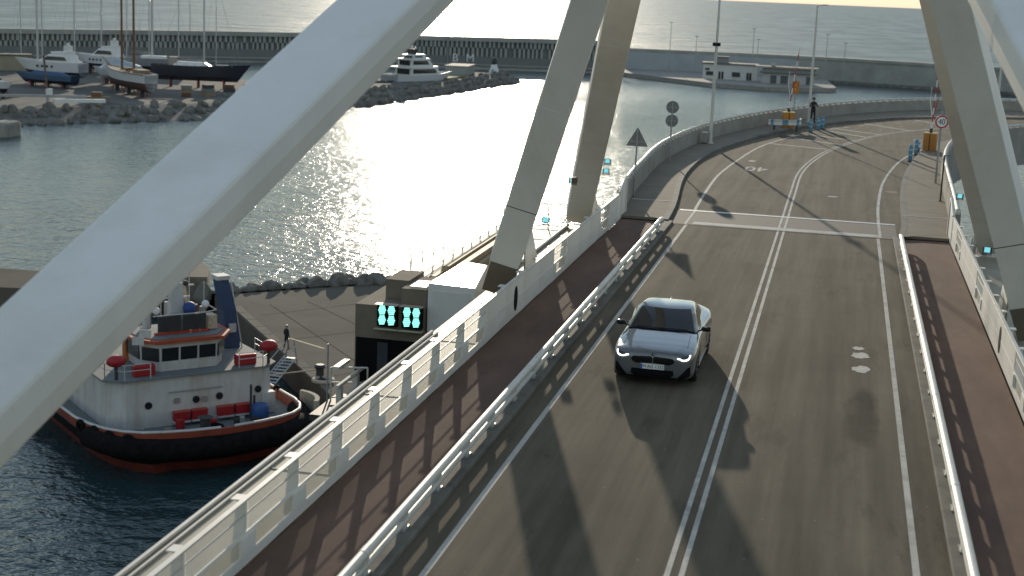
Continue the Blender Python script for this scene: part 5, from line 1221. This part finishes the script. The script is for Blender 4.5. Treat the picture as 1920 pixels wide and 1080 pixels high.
t = place('motor_yacht', 'white motor yacht with dark waterline in the boatyard on the left', -198, 352, -18.2, 172); motor(t, 19, 5, 3.6, 2.2); yard_stand(t, 19, 1.8)
t = place('motor_yacht', 'white flybridge yacht behind the wrapped boat with radar arch', -205, 392, -18.0, 165); motor(t, 17, 4.8, 3.2, 2.4); yard_stand(t, 17, 2)
t = place('motor_yacht', 'small white cruiser with dark blue bottom at the left picture edge', -184, 302, -18.6, -25); motor(t, 11, 3.6, 2.2, 1.2); yard_stand(t, 11, 1.4)
t = place('motor_yacht', 'white cruiser partly hidden beyond the left motor yacht', -214, 410, -18.4, 175); motor(t, 14, 4.4, 2.8, 1.8); yard_stand(t, 14, 1.6)
t = place('wrapped_boat', 'boat shrink-wrapped in pale blue-white film between yacht and schooner', -182.5, 358, -18.6, 165)
wr = mat('shrink_wrap_film', (.36, .42, .46), .45, var=.06, scale=.4); simple_hull(t, 15, 4.8, 2.6, wr, wr, wr, .4, .4, .8); yard_stand(t, 15, 1.4)
MB().ring([[(-7.2, -1.9, 2.4), (4.5, -2.1, 2.6), (6.6, 0, 2.9), (4.5, 2.1, 2.6), (-7.2, 1.9, 2.4)], [(-6.5, -1.2, 3.8), (2.5, -1.2, 4.6), (4.5, 0, 3.8), (2.5, 1.2, 4.6), (-6.5, 1.2, 3.8)], [(-5, -.2, 4.4), (1, -.3, 5.4), (2, 0, 5.2), (1, .3, 5.4), (-5, .2, 4.4)]]).build('film_cover', wr, t, True)
t = place('work_boat', 'low blue hulled boat lying in front of the left motor yacht', -191, 337, -19.0, 170); simple_hull(t, 17, 4.2, 2.2, bluep, hn, mat('blue_tarp', (.04, .10, .20), .7), .4, .4, .8); yard_stand(t, 17, 1.0); MB().ring([[(-6, -1.3, 2.0), (5, -1.2, 2.0), (5, 1.2, 2.0), (-6, 1.3, 2.0)], [(-5, -.4, 2.9), (4, -.4, 2.9), (4, .4, 2.9), (-5, .4, 2.9)]]).build('tarp_cover', MATS['blue_tarp'], t)
# sailing boats afloat far left
for i, (x, y, h_, L_) in enumerate(((-243, 424, 46, 22), (-239, 420, 34, 15), (-233, 429, 33, 14), (-228, 437, 44, 16), (-262, 405, 26, 12))):
    t = place('sailing_boat', ['large sailing boat with the thick pale mast far left of the marina', 'smaller sailing boat right beside the thick pale mast', 'sailing boat with slim pale mast third from the left', 'sailing boat with tall pale mast left of the wrapped boat', 'small sailing boat with thin mast at the left picture edge'][i], x, y, -22.6, 178+3*i)
    simple_hull(t, L_, L_*.24, 3.0, [mat('hull_dark_grey', (.1, .11, .12), .4), hw, hw, hw, hn][i], hn, teak, .35, .3, .7); sail_rig(t, 1, h_, 2.6, alu, (.36, .62), L_*.3, .34 if i in (0,) else .22); stays(t, L_*.47, 1, h_, 2.7, -L_*.47); MB().box(-L_*.25, L_*.1, -1, 1, 2.5, 3.4).build('coachroof', whitep, t, bevel=.2)
for i, (x, y, h_) in enumerate(((-268, 418, 38), (-251, 428, 30), (-224, 446, 36), (-218, 450, 31), (-210, 455, 40), (-200, 462, 30))):
    t = place('moored_sloop', ['sloop with slim mast moored farthest left in the back row', 'sloop with short slim mast second in the back row', 'sloop with slim mast third in the back row of the marina', 'sloop with short mast fourth in the back row of the marina', 'sloop with tall slim mast fifth in the back row of the marina', 'sloop with short slim mast at the right end of the back row'][i], x, y, -22.6, 170+7*i)
    simple_hull(t, 12, 3.2, 2.4, hw if i % 2 else hn, hn, teak, .35, .3, .7); sail_rig(t, 1, h_, 2.2, alu, (.4, .66), 3.5, .15); stays(t, 5.6, 1, h_, 2.2, -5.6); MB().box(-3, 1, -.8, .8, 2.1, 2.8).build('coachroof', whitep, t, bevel=.15)
# tall motor yacht moored by the mole, stern to us
t = place('super_yacht', 'white three-deck motor yacht moored behind the boulder mole', -126.5, 444, -22.6, 62)
simple_hull(t, 25, 8.4, 4.4, hw, hn, mat('pale_deck', (.42, .4, .36), .7), .25, .45, .92)
def tier(t, x0, x1, b, z, h_, rake, name, over=.6, m=whitep):
    c = MB().ring([[(x0, -b, z), (x1, -b*.75, z), (x1, b*.75, z), (x0, b, z)], [(x0, -b, z+h_), (x1-rake, -b*.7, z+h_), (x1-rake, b*.7, z+h_), (x0, b, z+h_)]]).build(name, whitep, t)
    for sg in (-1, 1): MB().ring([[(x0+.8, sg*(b+.03), z+h_*.3), (x1-rake*.6-1.2, sg*(b*.80+.05), z+h_*.3), (x1-rake-1.2, sg*(b*.78+.05), z+h_*.85), (x0+.8, sg*(b+.03), z+h_*.85)], [(x0+.8, sg*(b-.3), z+h_*.3), (x1-rake*.6-1.2, sg*(b*.80-.3), z+h_*.3), (x1-rake-1.2, sg*(b*.78-.3), z+h_*.85), (x0+.8, sg*(b-.3), z+h_*.85)]]).build('saloon_window', win_m, c)
    MB().box(x0-.05, x0+.1, -b*.75, b*.75, z+h_*.15, z+h_*.9).build('aft_glazing', win_m, c)
    MB().ring([[(x0-3.0, -b-over, z+h_+.005), (x1-rake+.8, -b*.7, z+h_+.005), (x1-rake+.8, b*.7, z+h_+.005), (x0-3.0, b+over, z+h_+.005)], [(x0-3.0, -b-over, z+h_+.38), (x1-rake+.4, -b*.65, z+h_+.38), (x1-rake+.4, b*.65, z+h_+.38), (x0-3.0, b+over, z+h_+.38)]]).build('overhang', whitep, c)
    return c
tier(t, -6.5, 7.5, 3.5, 4.2, 2.3, 1.5, 'main_saloon'); tier(t, -6, 4.5, 3.0, 6.9, 2.1, 1.8, 'upper_saloon'); fbt = tier(t, -4.5, 1.8, 2.2, 9.4, .8, .8, 'sun_deck', .2)
MB().box(-3.2, -2.6, -1.6, 1.6, 10.6, 12.2).build('radar_arch', dark, fbt)
for x, y, z in ((-3, -1.5, 12.5), (-3, 0, 12.7), (-3, 1.5, 12.5)): MB().ball((x, y, z), .45, 7).build('radar_dome', whitep, fbt)
for y in (-1.2, 1.2): MB().tube([(-3, y, 12.4), (-3.3, y, 15.2)], .06, 5).build('aerial', dark, fbt)
t = place('dark_barge', 'low dark blue-grey boat moored left of the three-deck yacht', -139, 420, -22.4, 30); simple_hull(t, 20, 5.5, 2.6, mat('hull_slate', (.06, .075, .09), .5), hn, mat('slate_tarp', (.12, .15, .18), .8), .3, .4, .9); MB().box(-6, 5, -1.8, 1.8, 2.4, 3.1).build('tarp_cover', MATS['slate_tarp'], t, bevel=.3)
# boatyard sheds and clutter
t = thing('tan_boatyard_wall', 'tan boatyard building with small window at the left edge of the marina', 'building', (-275, 352, -20), R(38)); MB().box(0, 62, 0, 6, 0, 4.2).build('wall', tan, t); MB().box(-.3, 62.3, -.3, 6.3, 4.21, 4.6).build('roof', mat('dark_olive_roof', (.10, .11, .08), .8), t); MB().box(47, 49.2, -.05, .02, .8, 2.6).build('window', win_m, t)
t = thing('boat_hoist', 'pale grey boat hoist frame with white beam at the edge of the boulder slope', 'hoist', (-164, 287, -20), R(35))
MB().box(-9, 9, -2, -1.5, 2.2, 2.7).build('beam', galv, t); MB().box(2.5, 13, -3.0, -1.4, 1.2, 1.9).build('white_beam', whitep, t)
for x in (-8.8, 1.2): MB().box(x-.25, x+.25, -2, -1.5, 0, 2.2).build('leg', galv, t)
MB().tube([(1.2, -1.7, 2.7), (.6, -1.7, 11)], .22, 7).build('jib_mast', mat('brown_jib', (.15, .10, .08), .6), t); MB().box(.9, 2.2, -2.3, -1.2, 2.7, 4.0).build('winch', whitep, t)
t = thing('work_float', 'small brown wooden float standing on the boatyard behind the boulders', 'float', (-160, 304, -20), R(25)); MB().box(-2.8, 2.8, -1.2, 1.2, .9, 1.4).build('hull', teak, t); MB().box(-1.2, 1.0, -.8, .8, 1.41, 2.4).build('cabin', wood, t); MB().box(-1.6, 1.6, -.7, .7, 0, .9).build('stand', dark, t)
pal = [mat('rust_brown_crate', (.13, .065, .04), .8, var=.3), mat('pallet_wood', (.26, .2, .13), .8, var=.2), mat('grey_crate', (.2, .2, .19), .8), mat('dark_crate', (.06, .06, .06), .8)]
rn = random.Random(4); adj = ['rust-brown', 'pale timber', 'grey', 'dark']
spots = [(-152.5+3.4*k, 334+4.9*k) for k in range(7)]
places_ = ['nearest the schooner', 'second from the schooner', 'third from the schooner', 'under the middle of the dark yacht', 'just right of the dark yacht middle', 'second from the right under the dark yacht', 'at the right end under the dark yacht']
for k, (x, y) in enumerate(spots):
    c = k % 4; t = thing('crate_stack', adj[c]+' stack of crates and pallets '+places_[k], 'crates', (x, y, -20), rn.uniform(0, 1.5), 'crate stacks in the boatyard')
    for j in range(3): w_ = rn.uniform(1.0, 1.6); MB().box(-w_, w_, -1, 1, j*.95, j*.95+.9, rn.uniform(-.15, .15)).build('crate', pal[(c+j) % 4], t)
for i, (x, y) in enumerate(((-69, 566), (-57, 556), (-121.5, 462))):
    pass
